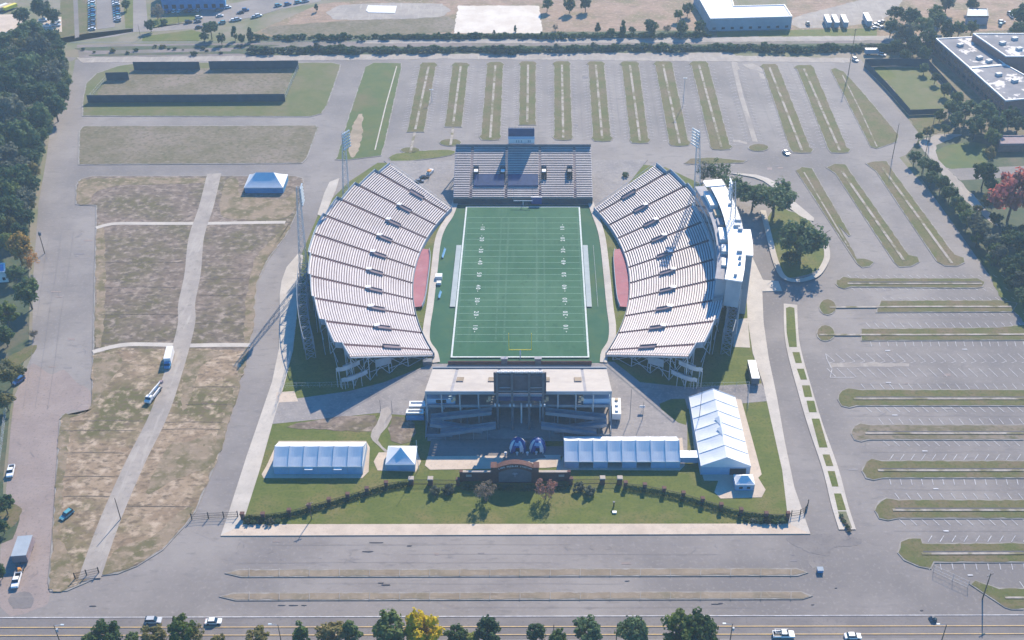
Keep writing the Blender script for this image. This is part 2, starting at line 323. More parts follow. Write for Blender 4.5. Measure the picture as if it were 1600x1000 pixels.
patch('tennis_field', [(1366, 106), (1385, 106), (1400, 122), (1380, 126)], .06, 'grass', 2)
patch('verge', [(1420, 182), (1470, 180), (1480, 205), (1442, 212), (1428, 198)], .04, 'grass_isle')
patch('verge', [(12, 560), (50, 540), (57, 545), (40, 562), (25, 572)], .05, 'grass_isle', 2)
patch('verge', [(-30, 785), (26, 788), (32, 800), (28, 815), (8, 828), (-30, 830)], .05, 'grass_isle', 2)

# north-west practice block and the dirt lots
island([(128, 182), (128, 160), (134, 130), (150, 115), (185, 103), (220, 98), (520, 98), (533, 101), (531, 110), (512, 165), (503, 178), (485, 183)], 'grass_olive', kerb=.6)
patch('practice_field', [(205, 108), (460, 107), (442, 152), (150, 152), (168, 126), (198, 125)], .27, 'grass_dry')
island([(122, 258), (123, 205), (130, 197), (495, 196), (498, 200), (480, 248), (472, 256)], 'grass_dry', kerb=.6)
island([(118, 320), (118, 290), (125, 280), (145, 275), (462, 275), (474, 278), (476, 290), (468, 325), (448, 368), (420, 405), (403, 440), (398, 480), (389, 545), (340, 720), (306, 800), (290, 822), (255, 860), (215, 885), (185, 897), (160, 900), (105, 924), (78, 925), (75, 910), (82, 830), (93, 655), (97, 648), (143, 640), (147, 440), (150, 322)], 'dirt', kerb=.5)
patch('bare_lot', [(143, 640), (145, 556), (180, 545), (260, 546), (300, 545), (388, 549), (340, 715), (304, 798), (288, 820), (254, 857), (214, 882), (184, 894), (160, 897), (106, 921), (80, 922), (79, 905), (86, 830), (97, 657), (100, 650)], .21, 'dirt_tan')
for q in ([(80, 922), (79, 900), (84, 850), (96, 846), (112, 880), (106, 921)], [(97, 657), (100, 650), (143, 640), (170, 600), (190, 560), (150, 556), (146, 600), (140, 640)], [(96, 660), (110, 660), (98, 760), (92, 830), (84, 840), (88, 760)], [(162, 896), (185, 893), (214, 881), (254, 856), (288, 819), (303, 795), (280, 800), (245, 835), (205, 850), (180, 862)], [(290, 560), (305, 550), (350, 552), (312, 575), (300, 620), (285, 640)], [(380, 552), (388, 552), (342, 712), (328, 720), (350, 650), (372, 590)], [(300, 690), (335, 680), (325, 730), (300, 740), (255, 760), (230, 770), (262, 700)]):
    patch('grass_patch', smooth(q, 4), .235, 'grass_worn')
for q in ([(122, 318), (122, 292), (145, 280), (320, 279), (318, 287), (200, 290), (150, 300), (140, 318)], [(152, 360), (162, 358), (165, 430), (160, 530), (149, 535), (150, 440)], [(345, 335), (352, 284), (372, 281), (378, 305), (440, 312), (462, 300), (450, 340), (380, 344)], [(420, 402), (402, 440), (396, 500), (390, 540), (380, 538), (388, 450), (402, 400), (440, 362), (452, 352), (448, 366)]):
    patch('grass_patch', smooth(q, 4), .235, 'grass_worn')
b_road = [(335, 272), (322, 325), (307, 372), (301, 430), (292, 475), (289, 520), (252, 640), (211, 725), (172, 815), (140, 905)]
path('gravel_road', b_road, [6.5]*60, .26, 'gravel')
path('footpath', [(150, 357), (168, 352), (188, 350), (240, 350), (302, 350)], 2.4, .25, 'concrete')
path('footpath', [(320, 350), (380, 349), (446, 348)], 2.4, .25, 'concrete')
path('footpath', [(145, 551), (175, 543), (205, 539), (275, 540)], 2.4, .25, 'concrete')
path('footpath', [(296, 541), (340, 540), (392, 540)], 2.4, .25, 'concrete')
for y0, xa, xb in ((658, 110, 225), (660, 255, 350), (673, 95, 212), (671, 250, 345), (708, 100, 195), (745, 98, 180), (792, 195, 300), (776, 100, 175), (605, 300, 372), (632, 290, 362), (505, 305, 392), (462, 312, 396), (436, 315, 402), (449, 160, 280), (410, 155, 288), (492, 155, 280)):
    path('rut', [(xa, y0+1), ((xa+xb)/2, y0), (xb, y0+1)], .3, .24, 'rut', 4)
# green strip by the north lot
island([(526, 245), (545, 180), (570, 105), (584, 98), (628, 99), (628, 106), (602, 225), (596, 244), (540, 251), (523, 250)], 'grass_lush', kerb=.4)
patch('bare_patch', [(545, 240), (552, 195), (565, 178), (566, 210), (556, 245)], .24, 'dirt_light', 3)
path('footpath', [(620, 104), (603, 165), (586, 235)], .6, .25, 'concrete', 0)

def strip(xt, yt, xb, yb, wt, wb, cap0=True, cap1=True, m='grass_isle', walk=True):
    L_ = []; k = (yb-yt)
    f = lambda t: (xt+(xb-xt)*t, yt+k*t, wt+(wb-wt)*t)
    a, b_, c, d = f(0), f(7/k), f(1-9/k), f(1)
    if cap0: top = [(a[0]-wt-2, a[1]+4), (a[0]-wt+3, a[1]), (a[0]+wt-3, a[1]), (a[0]+wt+2, a[1]+4), (b_[0]+b_[2], b_[1])]; tl = [(b_[0]-b_[2], b_[1])]
    else: top = [(a[0]-wt, a[1]), (a[0]+wt, a[1])]; tl = []
    if cap1: bot = [(c[0]+c[2], c[1]), (d[0]+wb+2, d[1]-6), (d[0]+wb-2, d[1]-1), (d[0], d[1]), (d[0]-wb+2, d[1]-1), (d[0]-wb-2, d[1]-6), (c[0]-c[2], c[1])]
    else: bot = [(d[0]+wb, d[1]), (d[0]-wb, d[1])]
    island(top+bot+tl, m)
    if walk: path('footpath', [(a[0], a[1]+6), (d[0], d[1]-4)], 1.2, .3, 'walk', 0)
TOPS = [(670, 98, 649, 207, 13, 14, 1, 0), (720, 98, 708, 199, 13, 14, 1, 0), (774, 97, 766, 220, 13, 16, 1, 1), (825, 96, 824, 196, 13, 14, 1, 0), (878, 96, 880, 220, 13, 15, 1, 1), (931, 96, 941, 222, 13, 15, 1, 1),
        (984, 96, 1000, 225, 14, 15, 1, 1), (1036, 96, 1062, 229, 14, 16, 1, 1), (1092, 96, 1127, 235, 14, 16, 1, 1), (1202, 100, 1253, 240, 13, 17, 1, 1), (1256, 102, 1312, 240, 14, 16, 1, 1)]
for t in TOPS: strip(*t)
for cx, cy, rx, ry in ((641, 235, 16, 5), (704, 223, 18, 6), (1185, 231, 17, 6), (1293, 480, 14, 13), (1290, 521, 15, 13)):
    island([(cx+rx*cos(a*pi/6), cy+ry*sin(a*pi/6)) for a in range(12)])
path('footpath', [(648, 208), (641, 240)], 1.2, .3, 'walk', 0); path('footpath', [(708, 200), (704, 228)], 1.2, .3, 'walk', 0)
path('worn_strip', [(1146, 98), (1158, 150), (1180, 222)], 2.5, 0, 'gravel', 0)
island([(1297, 109), (1305, 106), (1318, 112), (1345, 140), (1405, 212), (1402, 222), (1370, 233), (1360, 230)], 'grass_isle')
path('footpath', [(1316, 118), (1345, 175), (1370, 230)], .7, .3, 'walk', 0)
island([(1243, 267), (1252, 261), (1270, 263), (1272, 268), (1330, 368), (1326, 370), (1310, 352), (1340, 404), (1352, 404), (1366, 410), (1360, 417), (1347, 419), (1338, 412)], 'grass_isle')
island([(1290, 262), (1304, 256), (1322, 257), (1330, 270), (1420, 398), (1434, 402), (1437, 410), (1424, 417), (1405, 418), (1396, 410), (1305, 272)], 'grass_isle')
island([(1352, 256), (1366, 252), (1386, 252), (1394, 265), (1492, 398), (1507, 403), (1508, 411), (1495, 417), (1476, 416), (1463, 409), (1368, 268)], 'grass_isle')
path('footpath', [(1256, 270), (1325, 386)], .7, .3, 'walk', 0); path('footpath', [(1315, 268), (1412, 408)], 1.2, .3, 'walk', 0); path('footpath', [(1378, 262), (1487, 412)], 1.2, .3, 'walk', 0)
def bar(x0, x1, y0, y1, capw=16, m='grass_isle', head=6, right=False):
    ym = (y0+y1)/2; p = [(x0+capw, y0-head*.5), (x0+capw*2, y0), (x1, y0), (x1, y1), (x0+capw*2, y1), (x0+capw*1.2, y1+head*.5), (x0+capw*.4, y1), (x0, ym+2), (x0+2, ym-5), (x0+capw*.4, y0+2)]
    if right: p[2:4] = [(x1-12, y0), (x1, y0+6), (x1-4, y1), (x1-16, y1+2)]
    island(p, m)
    path('footpath', [(x0+capw*1.6, ym+2), ((x0+x1)/2, ym+2), (x1-6, ym+2)], 1.0, .3, 'walk', 0)
    path('drain', [(x0+capw*1.8, ym-.3), (x1-8, ym-.3)], .6, .3, 'stain', 0)
bar(1305, 1540, 435, 449, 12, right=True)
island([(1375, 470), (1560, 469), (1590, 474), (1582, 488), (1368, 489)], 'grass_isle'); path('footpath', [(1296, 481), (1440, 480), (1580, 480)], 1.0, .3, 'walk', 0)
island([(1345, 514), (1560, 512), (1590, 508), (1700, 508), (1720, 532), (1345, 533)], 'grass_isle'); path('footpath', [(1280, 524), (1450, 524), (1700, 523)], 1.0, .3, 'walk', 0)
bar(1308, 1720, 609, 635); bar(1329, 1730, 664, 688, 14, 'grass_dry'); bar(1346, 1740, 720, 748, 16); bar(1366, 1750, 781, 811, 18)
island([(1402, 864), (1406, 847), (1418, 841), (1440, 841), (1442, 849), (1760, 848), (1770, 879), (1460, 880), (1455, 890), (1435, 886), (1412, 876)], 'grass_isle'); path('footpath', [(1440, 866), (1760, 865)], 1.0, .3, 'walk', 0); path('drain', [(1442, 863.5), (1760, 862.5)], .6, .3, 'stain', 0)
island([(1514, 913), (1524, 907), (1560, 919), (1760, 920), (1780, 954), (1580, 953), (1570, 950)], 'grass_isle'); path('footpath', [(1570, 935), (1770, 935)], .7, .3, 'walk', 0)
# strip of small lawns beside the east drive
path('footpath', [(1235, 476), (1236, 515), (1241, 550), (1256, 605), (1274, 665), (1298, 735), (1312, 790), (1324, 828)], 5.2, .12, 'concrete')
for q in ([(1228, 482), (1234, 480), (1241, 482), (1245, 543), (1233, 543), (1229, 520)], [(1238, 551), (1249, 551), (1253, 568), (1243, 568)], [(1245, 577), (1256, 577), (1261, 594), (1251, 594)], [(1253, 603), (1265, 603), (1269, 621), (1257, 621)], [(1260, 627), (1272, 627), (1276, 645), (1264, 645)],
          [(1268, 655), (1280, 655), (1293, 700), (1280, 700)], [(1285, 711), (1296, 711), (1302, 729), (1291, 729)], [(1293, 737), (1304, 737), (1310, 761), (1300, 761)], [(1303, 772), (1314, 772), (1322, 798), (1309, 798)]):
    patch('lawn', q, .16, 'grass')
patch('planting_bed', [(1309, 800), (1322, 800), (1331, 825), (1327, 828), (1315, 818)], .16, 'ground')
# medians in the front lot
for a, c, y0, y1 in ((351, 1263, 889, 901.5), (342, 1270, 925.5, 938)):
    island([(a, (y0+y1)/2+1), (a+22, y0+1), (c-18, y0-1), (c, (y0+y1)/2), (c-16, y1-1), (a+26, y1+1)], 'median', name='median')
for x in range(390, 1240, 47):
    for y0, y1 in ((889, 901), (925.5, 938)): path('median_joint', [(x, y0), (x-.5, y1)], .22, .3, 'kerb', 0)

# ------------------------------------------------------------------ stadium grounds
patch('lawn', [(372, 825), (1236, 825), (1224, 745), (1202, 640), (1175, 550), (1170, 470), (1172, 395), (1120, 300), (1040, 262), (980, 255), (640, 255), (590, 255), (545, 285), (500, 330), (470, 400), (455, 470), (440, 560), (405, 700)], .06, 'grass')
patch('sidewalk', [(345, 838), (1266, 835), (1232, 819), (379, 820)], .10, 'concrete_pink')
patch('sidewalk', [(345, 838), (358, 800), (385, 715), (408, 648), (425, 598), (436, 545), (437, 500), (437, 462), (440, 440), (448, 418), (466, 397), (474, 400), (468, 440), (463, 500), (458, 548), (445, 600), (428, 655), (406, 735), (379, 820)], .10, 'concrete')
patch('sidewalk', [(530, 279), (515, 285), (507, 302), (496, 336), (507, 340), (525, 297)], .10, 'concrete')
patch('sidewalk', [(1266, 835), (1241, 762), (1226, 690), (1214, 622), (1201, 560), (1193, 505), (1191, 456), (1222, 455), (1216, 440), (1192, 438), (1172, 395), (1165, 430), (1168, 500), (1176, 552), (1192, 600), (1204, 655), (1222, 735), (1232, 819)], .10, 'concrete')
patch('concourse', [(600, 252), (1012, 250), (968, 305), (935, 330), (700, 330), (640, 285)], .09, 'apron')
patch('concourse', [(418, 664), (432, 628), (545, 612), (600, 598), (682, 566), (960, 566), (1000, 598), (1080, 606), (1190, 600), (1204, 627), (1150, 632), (1074, 640), (1074, 705), (950, 705), (948, 690), (668, 690), (664, 645), (636, 650), (590, 646), (500, 656)], .09, 'apron')
patch('lawn', [(1030, 632), (1070, 624), (1072, 665), (1045, 650)], .10, 'grass', 2)
patch('paving', [(432, 614), (460, 612), (466, 628), (432, 630)], .10, 'concrete_pink')
patch('paving', [(1148, 500), (1168, 498), (1172, 544), (1146, 543)], .10, 'concrete')
patch('walk', [(596, 640), (612, 640), (606, 668), (590, 690), (606, 705), (600, 706), (582, 688), (580, 676), (588, 664)], .12, 'gravel', 2)
patch('bare_patch', [(500, 656), (586, 650), (580, 674), (500, 672), (450, 668)], .11, 'dirt', 2)
patch('bare_patch', [(612, 652), (648, 662), (640, 692), (612, 690)], .11, 'dirt', 2)
patch('plaza', [(674, 687), (850, 686), (850, 716), (668, 716)], .12, 'asphalt_new')
patch('plaza', [(668, 714), (800, 713), (860, 715), (876, 712), (876, 730), (852, 732), (672, 735), (664, 728)], .13, 'concrete_pink')
patch('plaza', [(795, 700), (880, 698), (884, 714), (785, 722)], .14, 'asphalt_new')
patch('paving', [(849, 712), (876, 712), (876, 736), (870, 736), (869, 717), (855, 718)], .14, 'concrete')
for q in ([(417, 728), (432, 695), (436, 690), (572, 690), (578, 700), (576, 738), (566, 748), (412, 748), (409, 742)], [(584, 722), (592, 708), (652, 706), (658, 722), (650, 738), (590, 736)], [(872, 735), (884, 700), (1066, 685), (1070, 728), (1062, 736)],
          [(1100, 752), (1084, 700), (1075, 620), (1158, 625), (1176, 690), (1190, 742), (1180, 752)], [(1116, 770), (1122, 752), (1185, 748), (1196, 766), (1190, 778), (1126, 780)]):
    patch('tent_pad', q, .12, 'concrete_pink')
# playing field
patch('turf_surround', [(712, 321), (924, 321), (932, 345), (938, 375), (945, 430), (950, 480), (955, 515), (951, 540), (944, 552), (943, 568), (683, 569), (682, 555), (670, 540), (668, 515), (674, 470), (679, 425), (684, 380), (694, 352)], .14, 'turf_edge', 0)
struct('turf', B().prism([(-25.3, -55.3), (25.3, -55.3), (25.3, 55.3), (-25.3, 55.3)], 0, .72).mesh('turf', 'turf'))
for sx, pts in ((-1, [(712, 316), (704, 338), (692, 357), (684, 380), (678, 430), (672, 480), (667, 512), (667, 535), (678, 552), (682, 568)]), (1, [(922, 316), (930, 338), (938, 360), (943, 385), (948, 430), (953, 480), (957, 512), (955, 535), (945, 552), (943, 568)])):
    path('track', pts, 2.7, .4, 'concrete')
fl = B(); zf = .75
def rect(b, x0, x1, y0, y1, z, m=0): b.quad((x0, y0, z), (x1, y0, z), (x1, y1, z), (x0, y1, z), m)
for x0, x1, y0, y1 in ((-25.3, 25.3, -55.4, -54.75), (-25.3, 25.3, 54.75, 55.4), (-25.3, -24.65, -54.75, 54.75), (24.65, 25.3, -54.75, 54.75)): rect(fl, x0, x1, y0, y1, zf)
struct('boundary_line', fl.mesh('boundary_line', 'line'))
fl = B()
for i in range(21):
    y = -45.72+4.572*i; rect(fl, -24.4, 24.4, y-.1, y+.1, zf, 0)
for i in range(101):
    y = -45.72+.9144*i
    if i % 5:
        for x in (-9.2, -6.1, 6.1, 9.2, -24, 24): rect(fl, x-.35, x+.35, y-.06, y+.06, zf)
struct('yard_line', fl.mesh('yard_line', 'hash'))
fl = B()
rect(fl, -27.6, -25.5, -22.8, 22.8, zf-.02); rect(fl, 25.5, 27.5, -22.8, 22.8, zf-.02)
rect(fl, 29.8, 29.92, -22.8, 22.8, zf-.02)
struct('sideline_band', fl.mesh('sideline_band', 'field_band'))
for i in range(1, 10):
    n = (10*i if i <= 5 else 100-10*i); y = -45.72+9.144*i
    for s in (-1, 1):
        cu = bpy.data.curves.new('yard_number', 'FONT'); a_, b_ = str(n)
        cu.body = a_+' '+b_; cu.size = 2.45; cu.align_x = 'CENTER'; cu.align_y = 'CENTER'; cu.offset = .05
        t = bpy.data.objects.new('tmp', cu); col.objects.link(t); bpy.context.view_layer.update()
        me = bpy.data.meshes.new_from_object(t); bpy.data.objects.remove(t); me.materials.clear(); me.materials.append(M['line'])
        o = struct('yard_number', me); o.location = (s*17.2, y, zf+.02); o.rotation_euler = (0, 0, s*pi/2)
        if n != 50:                      # the small arrow that points to the nearer goal
            d = -1 if i < 5 else 1
            k = B().add([(s*17.0, y+d*2.6, zf+.02), (s*17.5, y+d*2.6, zf+.02), (s*17.25, y+d*3.3, zf+.02)], [[0, 1, 2] if d < 0 else [0, 1, 2]]); struct('yard_arrow', k.mesh('yard_arrow', 'line'))
# painted markings of the lots and the road
ml = B()
def tick(p, q, wd=.16, z=.15):
    a, c = Vector((*g(*p), z)), Vector((*g(*q), z)); d = (c-a); n = Vector((-d.y, d.x, 0)).normalized()*wd/2
    ml.quad(a-n, c-n, c+n, a+n)
for y0, y1, x0 in ((435, 449, 1330), (470, 489, 1385), (513, 533, 1360), (609, 635, 1352), (664, 688, 1380), (720, 748, 1390), (781, 811, 1405), (848, 880, 1450), (920, 953, 1600)):
    x = x0; k = 12+(y0-435)*.016
    while x < 1680:
        L_ = 7+(y0-435)*.006
        if y0 > 500:
            tick((x+6, y0-1-L_) if (y0 in (720, 848)) else (x-7, y0-1-L_), (x, y0-1))
            tick((x, y1+1), (x+10 if y0 in (664, 781, 609) else x+2, y1+1+L_))
        else:
            tick((x, y0-1), (x-6, y0-5), .12); tick((x, y1+1), (x+6, y1+5), .12)
        x += k
x = 1290
while x < 1680:
    tick((x, 553), (x+14, 565)); tick((x+14, 565), (x+6, 567.5), .12); tick((x+2, 576), (x+16, 589)); x += 15.8
for p, q in (((1297, 590), (1335, 590)), ((1290, 553), (1292, 562)), ((1300, 577), (1297, 590)), ((1292, 562), (1300, 577))): tick(p, q)
for (xt, yt, xb, yb, wt, wb, a_, b2) in TOPS+[(1146, 98, 1180, 230, 5, 6, 0, 0)]:
    for j in range(26):
        t = .05+j*.035; xx = xt+(xb-xt)*t; yy = yt+(yb-yt)*t; ww = wt+(wb-wt)*t
        tick((xx-ww-1, yy), (xx-ww-9, yy+1.6), .11); tick((xx+ww+1, yy), (xx+ww+9, yy+1.6), .11)
for j in range(5):
    for x0, y0 in ((1387, 548), (1507, 546), (1388, 598), (1398, 649), (1445, 705), (1462, 764), (1478, 830), (1516, 899))[j::5]: tick((x0-4, y0), (x0+4, y0), .5)
struct('stall_lines', ml.mesh('stall_lines', 'paint'))
ml = B()
tick((-60, 965.5), (1690, 961), .22, .15)
struct('road_line', ml.mesh('road_line', 'paint'))
ml = B()
for y in (979, 991.5):
    tick((-60, y+2), (1690, y-1), .3, .15)
struct('centre_line', ml.mesh('centre_line', 'paint_yellow'))
ml = B()
for x, y, r_, k in ((145, 947, 6, .7), (590, 848, 12, .35), (640, 853, 4, .5), (575, 862, 9, .7), (602, 914, 8, .8), (596, 911, 5, .5), (440, 946, 6, .4), (457, 946, 9, .5), (475, 946, 4, .4), (1118, 944, 8, .35), (1126, 943, 4, .5), (980, 908, 4, .5), (1270, 945, 3, .3), (1440, 954, 3, .6), (1306, 919, 2, .5)):
    P_ = [g(x+r_*cos(a*pi/7)*random.uniform(.5, 1.1), y+k*1.4*sin(a*pi/7)*random.uniform(.5, 1.1)) for a in range(14)]
    NP[0] += 1; ml.prism(P_, .02, .14+.0005*(NP[0] % 20))
for q in ([(1228, 842), (1262, 836), (1305, 834), (1345, 843), (1338, 852), (1300, 856), (1296, 868), (1262, 862)], [(1262, 872), (1285, 868), (1290, 884), (1270, 888)], [(16, 930), (48, 926), (50, 948), (20, 950)]): patch('worn_patch', ragged([Vector(p) for p in smooth(q, 3)], 1.2, 3), -.02, 'asphalt_new')
rg = random.Random(11)
for k in range(34):
    x, y = rg.choice(((rg.uniform(340, 1240), rg.uniform(843, 880)), (rg.uniform(1320, 1590), rg.uniform(545, 840)), (rg.uniform(640, 1280), rg.uniform(105, 235)), (rg.uniform(75, 135), rg.uniform(340, 600)), (rg.uniform(1000, 1230), rg.uniform(255, 262))))
    a, c = rg.uniform(4, 16), rg.uniform(1.5, 4); patch('repair_patch', [(x, y), (x+a, y+rg.uniform(-.4, .4)), (x+a, y+c), (x, y+c)], -.02, rg.choice(('apron', 'asphalt_rose', 'seam_tar')))
struct('oil_stain', ml.mesh('oil_stain', 'stain'))

ml = B()
def seam(P_, wd, z): ribbon(ml, [g(*p) for p in P_], wd, z)
rg = random.Random(5)
for y, x_ in ((851, 420), (866, 640), (879, 380), (912, 500), (949, 700)): seam([(x_+i*60+rg.uniform(-8, 8), y+rg.uniform(-.5, .5)) for i in range(9)], .07, .13)
for y in (498, 600, 650, 706, 765, 830): seam([(1300+max(0, y-600)*.42+i*45, y+rg.uniform(-.6, .6)) for i in range(8)], .07, .13)
for i_, t in enumerate(TOPS[:-1]):
    u_ = TOPS[i_+1]
    for k in (.32, .5, .68):
        seam([(t[0]+(u_[0]-t[0])*k+((t[2]+(u_[2]-t[2])*k)-(t[0]+(u_[0]-t[0])*k))*j/5+rg.uniform(-.4, .4), 100+(215-100)*j/5) for j in range(6)], .07, .13)
for k in range(3): seam([(78+k*19-j*6+rg.uniform(-1, 1), 360+40*j) for j in range(8)], .07, .13)
for k in range(70):                      # short transverse cracks
    x, y = rg.choice(((rg.uniform(330, 1250), rg.uniform(842, 885)), (rg.uniform(1300, 1590), rg.uniform(540, 840)), (rg.uniform(640, 1280), rg.uniform(105, 235)), (rg.uniform(70, 140), rg.uniform(340, 640)), (rg.uniform(20, 85), rg.uniform(640, 920))))
    seam([(x, y), (x+rg.uniform(-6, 6), y+rg.uniform(2, 5)), (x+rg.uniform(-9, 9), y+rg.uniform(5, 11))], .10, .135)
struct('asphalt_crack', ml.mesh('asphalt_crack', 'seam_tar'))
for q in ([(1296, 567), (1340, 566), (1420, 568), (1420, 573), (1340, 574), (1298, 574)], [(1160, 100), (1176, 99), (1190, 105), (1192, 112), (1180, 110), (1168, 106)], [(1186, 114), (1194, 116), (1196, 124), (1188, 122)], [(1143, 96), (1152, 97), (1156, 108), (1148, 110)], [(1146, 218), (1168, 222), (1166, 225), (1148, 222)]): patch('worn_patch', q, -.03, 'gravel')

# ------------------------------------------------------------------ curved side grandstands
R0, CYS, PITCH, RISE = 124.7, -1.4, .92, .35
AIS = [-24.0+5.27*i for i in range(10)]
def zrow(u): return 1.5+u*RISE/PITCH
def curved_stand(sg, label):
    cx = -81.5*sg
    def pt(u, deg, z): a = R(deg); r = R0+u; return (cx+sg*r*cos(a), CYS+r*sin(a), z)
    th = thing('curved_grandstand', label, 'grandstand')
    bl = lambda b, pts, m=0: b.quad(*(pts if sg > 0 else pts[::-1]), m)
    rows = [35, 38, 40, 41, 42, 43, 43, 42, 40, 38, 36] if sg < 0 else [35, 38, 39, 35, 35, 35, 35, 35, 39, 38, 36]
    edges = [-25.4]+AIS+[25.3]
    def ang(e, u): return e*(1+.062*u/36) if abs(e) > 25 else e
    for k in range(11):
        b = B(); n = 3
        for r in range(rows[k]):
            u0, u1, z = r*PITCH, (r+1)*PITCH, zrow(r*PITCH)
            for i in range(n):
                e0, e1 = edges[k], edges[k+1]; gp = .28
                A0 = ang(e0, u0)+(gp if k else 0); A1 = ang(e1, u0)-(gp if k < 10 else 0)
                a, c = A0+(A1-A0)*i/n, A0+(A1-A0)*(i+1)/n
                bl(b, [pt(u0, a, z), pt(u1, a, z), pt(u1, c, z), pt(u0, c, z)], 0)
                bl(b, [pt(u0, a, z-RISE), pt(u0, a, z), pt(u0, c, z), pt(u0, c, z-RISE)], 0)
                p, q, zb = u0+.34, u0+.90, z+.42
                bl(b, [pt(p, a, zb), pt(q, a, zb), pt(q, c, zb), pt(p, c, zb)], 1)
                bl(b, [pt(p, a, zb-.1), pt(p, a, zb), pt(p, c, zb), pt(p, c, zb-.1)], 1)
                bl(b, [pt(q, a, zb), pt(q, a, zb-.25), pt(q, c, zb-.25), pt(q, c, zb)], 1)
        obj('seating_section', b.mesh('seating_section', ['tread', 'bench_worn' if k in (0,) else 'bench']), th)
    nr = lambda i: min(rows[i], rows[i+1])
    for i, a in enumerate(AIS):
        b = B(); N = nr(i)
        for r in range(N):
            u0, u1, z = r*PITCH, (r+1)*PITCH, zrow(r*PITCH)+.1
            bl(b, [pt(u0, a-.3, z), pt(u1, a-.3, z), pt(u1, a+.3, z), pt(u0, a+.3, z)])
            bl(b, [pt(u0, a-.3, z-RISE), pt(u0, a-.3, z), pt(u0, a+.3, z), pt(u0, a+.3, z-RISE)])
        obj('aisle', b.mesh('aisle', 'aisle'), th)
        # stair opening in the seating: rim walls, dark sheet with the opening's shade in its colour, pale landing slab above it
        b = B(); w_ = .42; u0, u1 = 11.6, 17.8; z0, z1 = zrow(u0), zrow(u1)
        def wall(ua, da, ub, db, za0, za1, zb0, zb1, m):
            b.quad(pt(ua, da, za0), pt(ub, db, zb0), pt(ub, db, zb1), pt(ua, da, za1), m)
        for d in (-w_, w_):
            wall(u0, a+d, u1, a+d, z0, z0+.95, z1, z1+.95, 0); wall(u0, a+d*1.15, u1, a+d*1.15, z0-.2, z0+.95, z1-.2, z1+.95, 0)
            b.quad(pt(u0, a+d, z0+.95), pt(u1, a+d, z1+.95), pt(u1, a+d*1.15, z1+.95), pt(u0, a+d*1.15, z0+.95), 0)
        wall(u1, a-w_, u1, a+w_, z1-.4, z1+.95, z1-.4, z1+.95, 0)
        bl(b, [pt(u0, a-w_, z0+.55), pt(u1, a-w_, z1+.55), pt(u1, a+w_, z1+.55), pt(u0, a+w_, z0+.55)], 1)
        p = obj('portal', b.mesh('portal', ['maroon', 'well_shade']), th)
        if 0 < i < 9:
            c = pt(u1-1.0, a, z1+1.0); c2 = pt(u1+.6, a, z1+1.0); d = math.atan2(c2[1]-c[1], c2[0]-c[0])
            obj('landing_roof', B().box(c, (2.0, 1.7, .25), d).mesh('landing_roof', 'white'), p)
    b = B(); n = 44; E0, E1 = -25.4, 25.3
    for i in range(n):
        a, c = E0+(E1-E0)*i/n, E0+(E1-E0)*(i+1)/n
        bl(b, [pt(-.05, a, 0), pt(-.05, a, 2.4), pt(-.05, c, 2.4), pt(-.05, c, 0)])
        bl(b, [pt(-.05, a, 2.4), pt(.12, a, 2.4), pt(.12, c, 2.4), pt(-.05, c, 2.4)])
    obj('front_wall', b.mesh('front_wall', 'wall_cool'), th)
    b = B()                                   # parapet that follows the stepped back edge
    for k in range(11):
        N = rows[k]; u = N*PITCH; z = zrow(u)
        for i in range(4):
            e0, e1 = ang(edges[k], u), ang(edges[k+1], u); a, c = e0+(e1-e0)*i/4, e0+(e1-e0)*(i+1)/4
            bl(b, [pt(u, a, z-1.2), pt(u, a, z+1.1), pt(u, c, z+1.1), pt(u, c, z-1.2)], 0)
            bl(b, [pt(u, a, z+1.1), pt(u+.3, a, z+1.1), pt(u+.3, c, z+1.1), pt(u, c, z+1.1)], 0)
            bl(b, [pt(u+.3, a, z+1.1), pt(u+.3, a, z-1.2), pt(u+.3, c, z-1.2), pt(u+.3, c, z+1.1)], 0)
        if k < 10 and rows[k+1] != N:
            u2 = rows[k+1]*PITCH; e = edges[k+1]
            b.quad(pt(u, e, z-1.5), pt(u2, e, zrow(u2)-1.5), pt(u2, e, zrow(u2)+1), pt(u, e, z+1), 0)
    obj('parapet', b.mesh('parapet', 'wall_cool'), th)
    for s in (-1, 1):                         # raked end beams with railing
        b = B(); e = E0 if s < 0 else E1; U = 35*PITCH
        p0, p1 = pt(0, ang(e, 0), 1.1), pt(U, ang(e, U), zrow(U)-.4); b.tube(p0, p1, .3, 4)
        b.tube((p0[0], p0[1], p0[2]+1.6), (p1[0], p1[1], p1[2]+1.6), .09, 4)
        for k in range(12):
            t = k/11; q = [p0[j]+(p1[j]-p0[j])*t for j in range(3)]; b.tube(q, (q[0], q[1], q[2]+1.6), .06, 4)
        obj('end_beam', b.mesh('end_beam', 'steel'), th)
    fr = [E0*.995]+AIS+[E1*.995]
    for k, e in enumerate(fr):
        b = B(); N = min(rows[max(k-1, 0)], rows[min(k, 10)]); U = N*PITCH-.3; us = [3, 10.5, 18, 25.5, U]; ee = lambda u: ang(e, u)
        tops = [zrow(u)-.7 for u in us]
        for u, z in zip(us, tops): b.tube(pt(u, ee(u), 0), pt(u, ee(u), z), .22, 4)
        for j in range(4):
            b.tube(pt(us[j], ee(us[j]), tops[j]), pt(us[j+1], ee(us[j+1]), tops[j+1]), .18, 4)
            b.tube(pt(us[j], ee(us[j]), .2), pt(us[j+1], ee(us[j+1]), tops[j+1]), .12, 4)
            b.tube(pt(us[j], ee(us[j]), tops[j]), pt(us[j+1], ee(us[j+1]), .2), .12, 4)
            if j > 0: b.tube(pt(us[j], ee(us[j]), tops[j]*.5), pt(us[j+1], ee(us[j+1]), tops[j]*.5), .12, 4)
        obj('support_frame', b.mesh('support_frame', 'steel'), th)
    b = B()                                   # back bracing between the frames
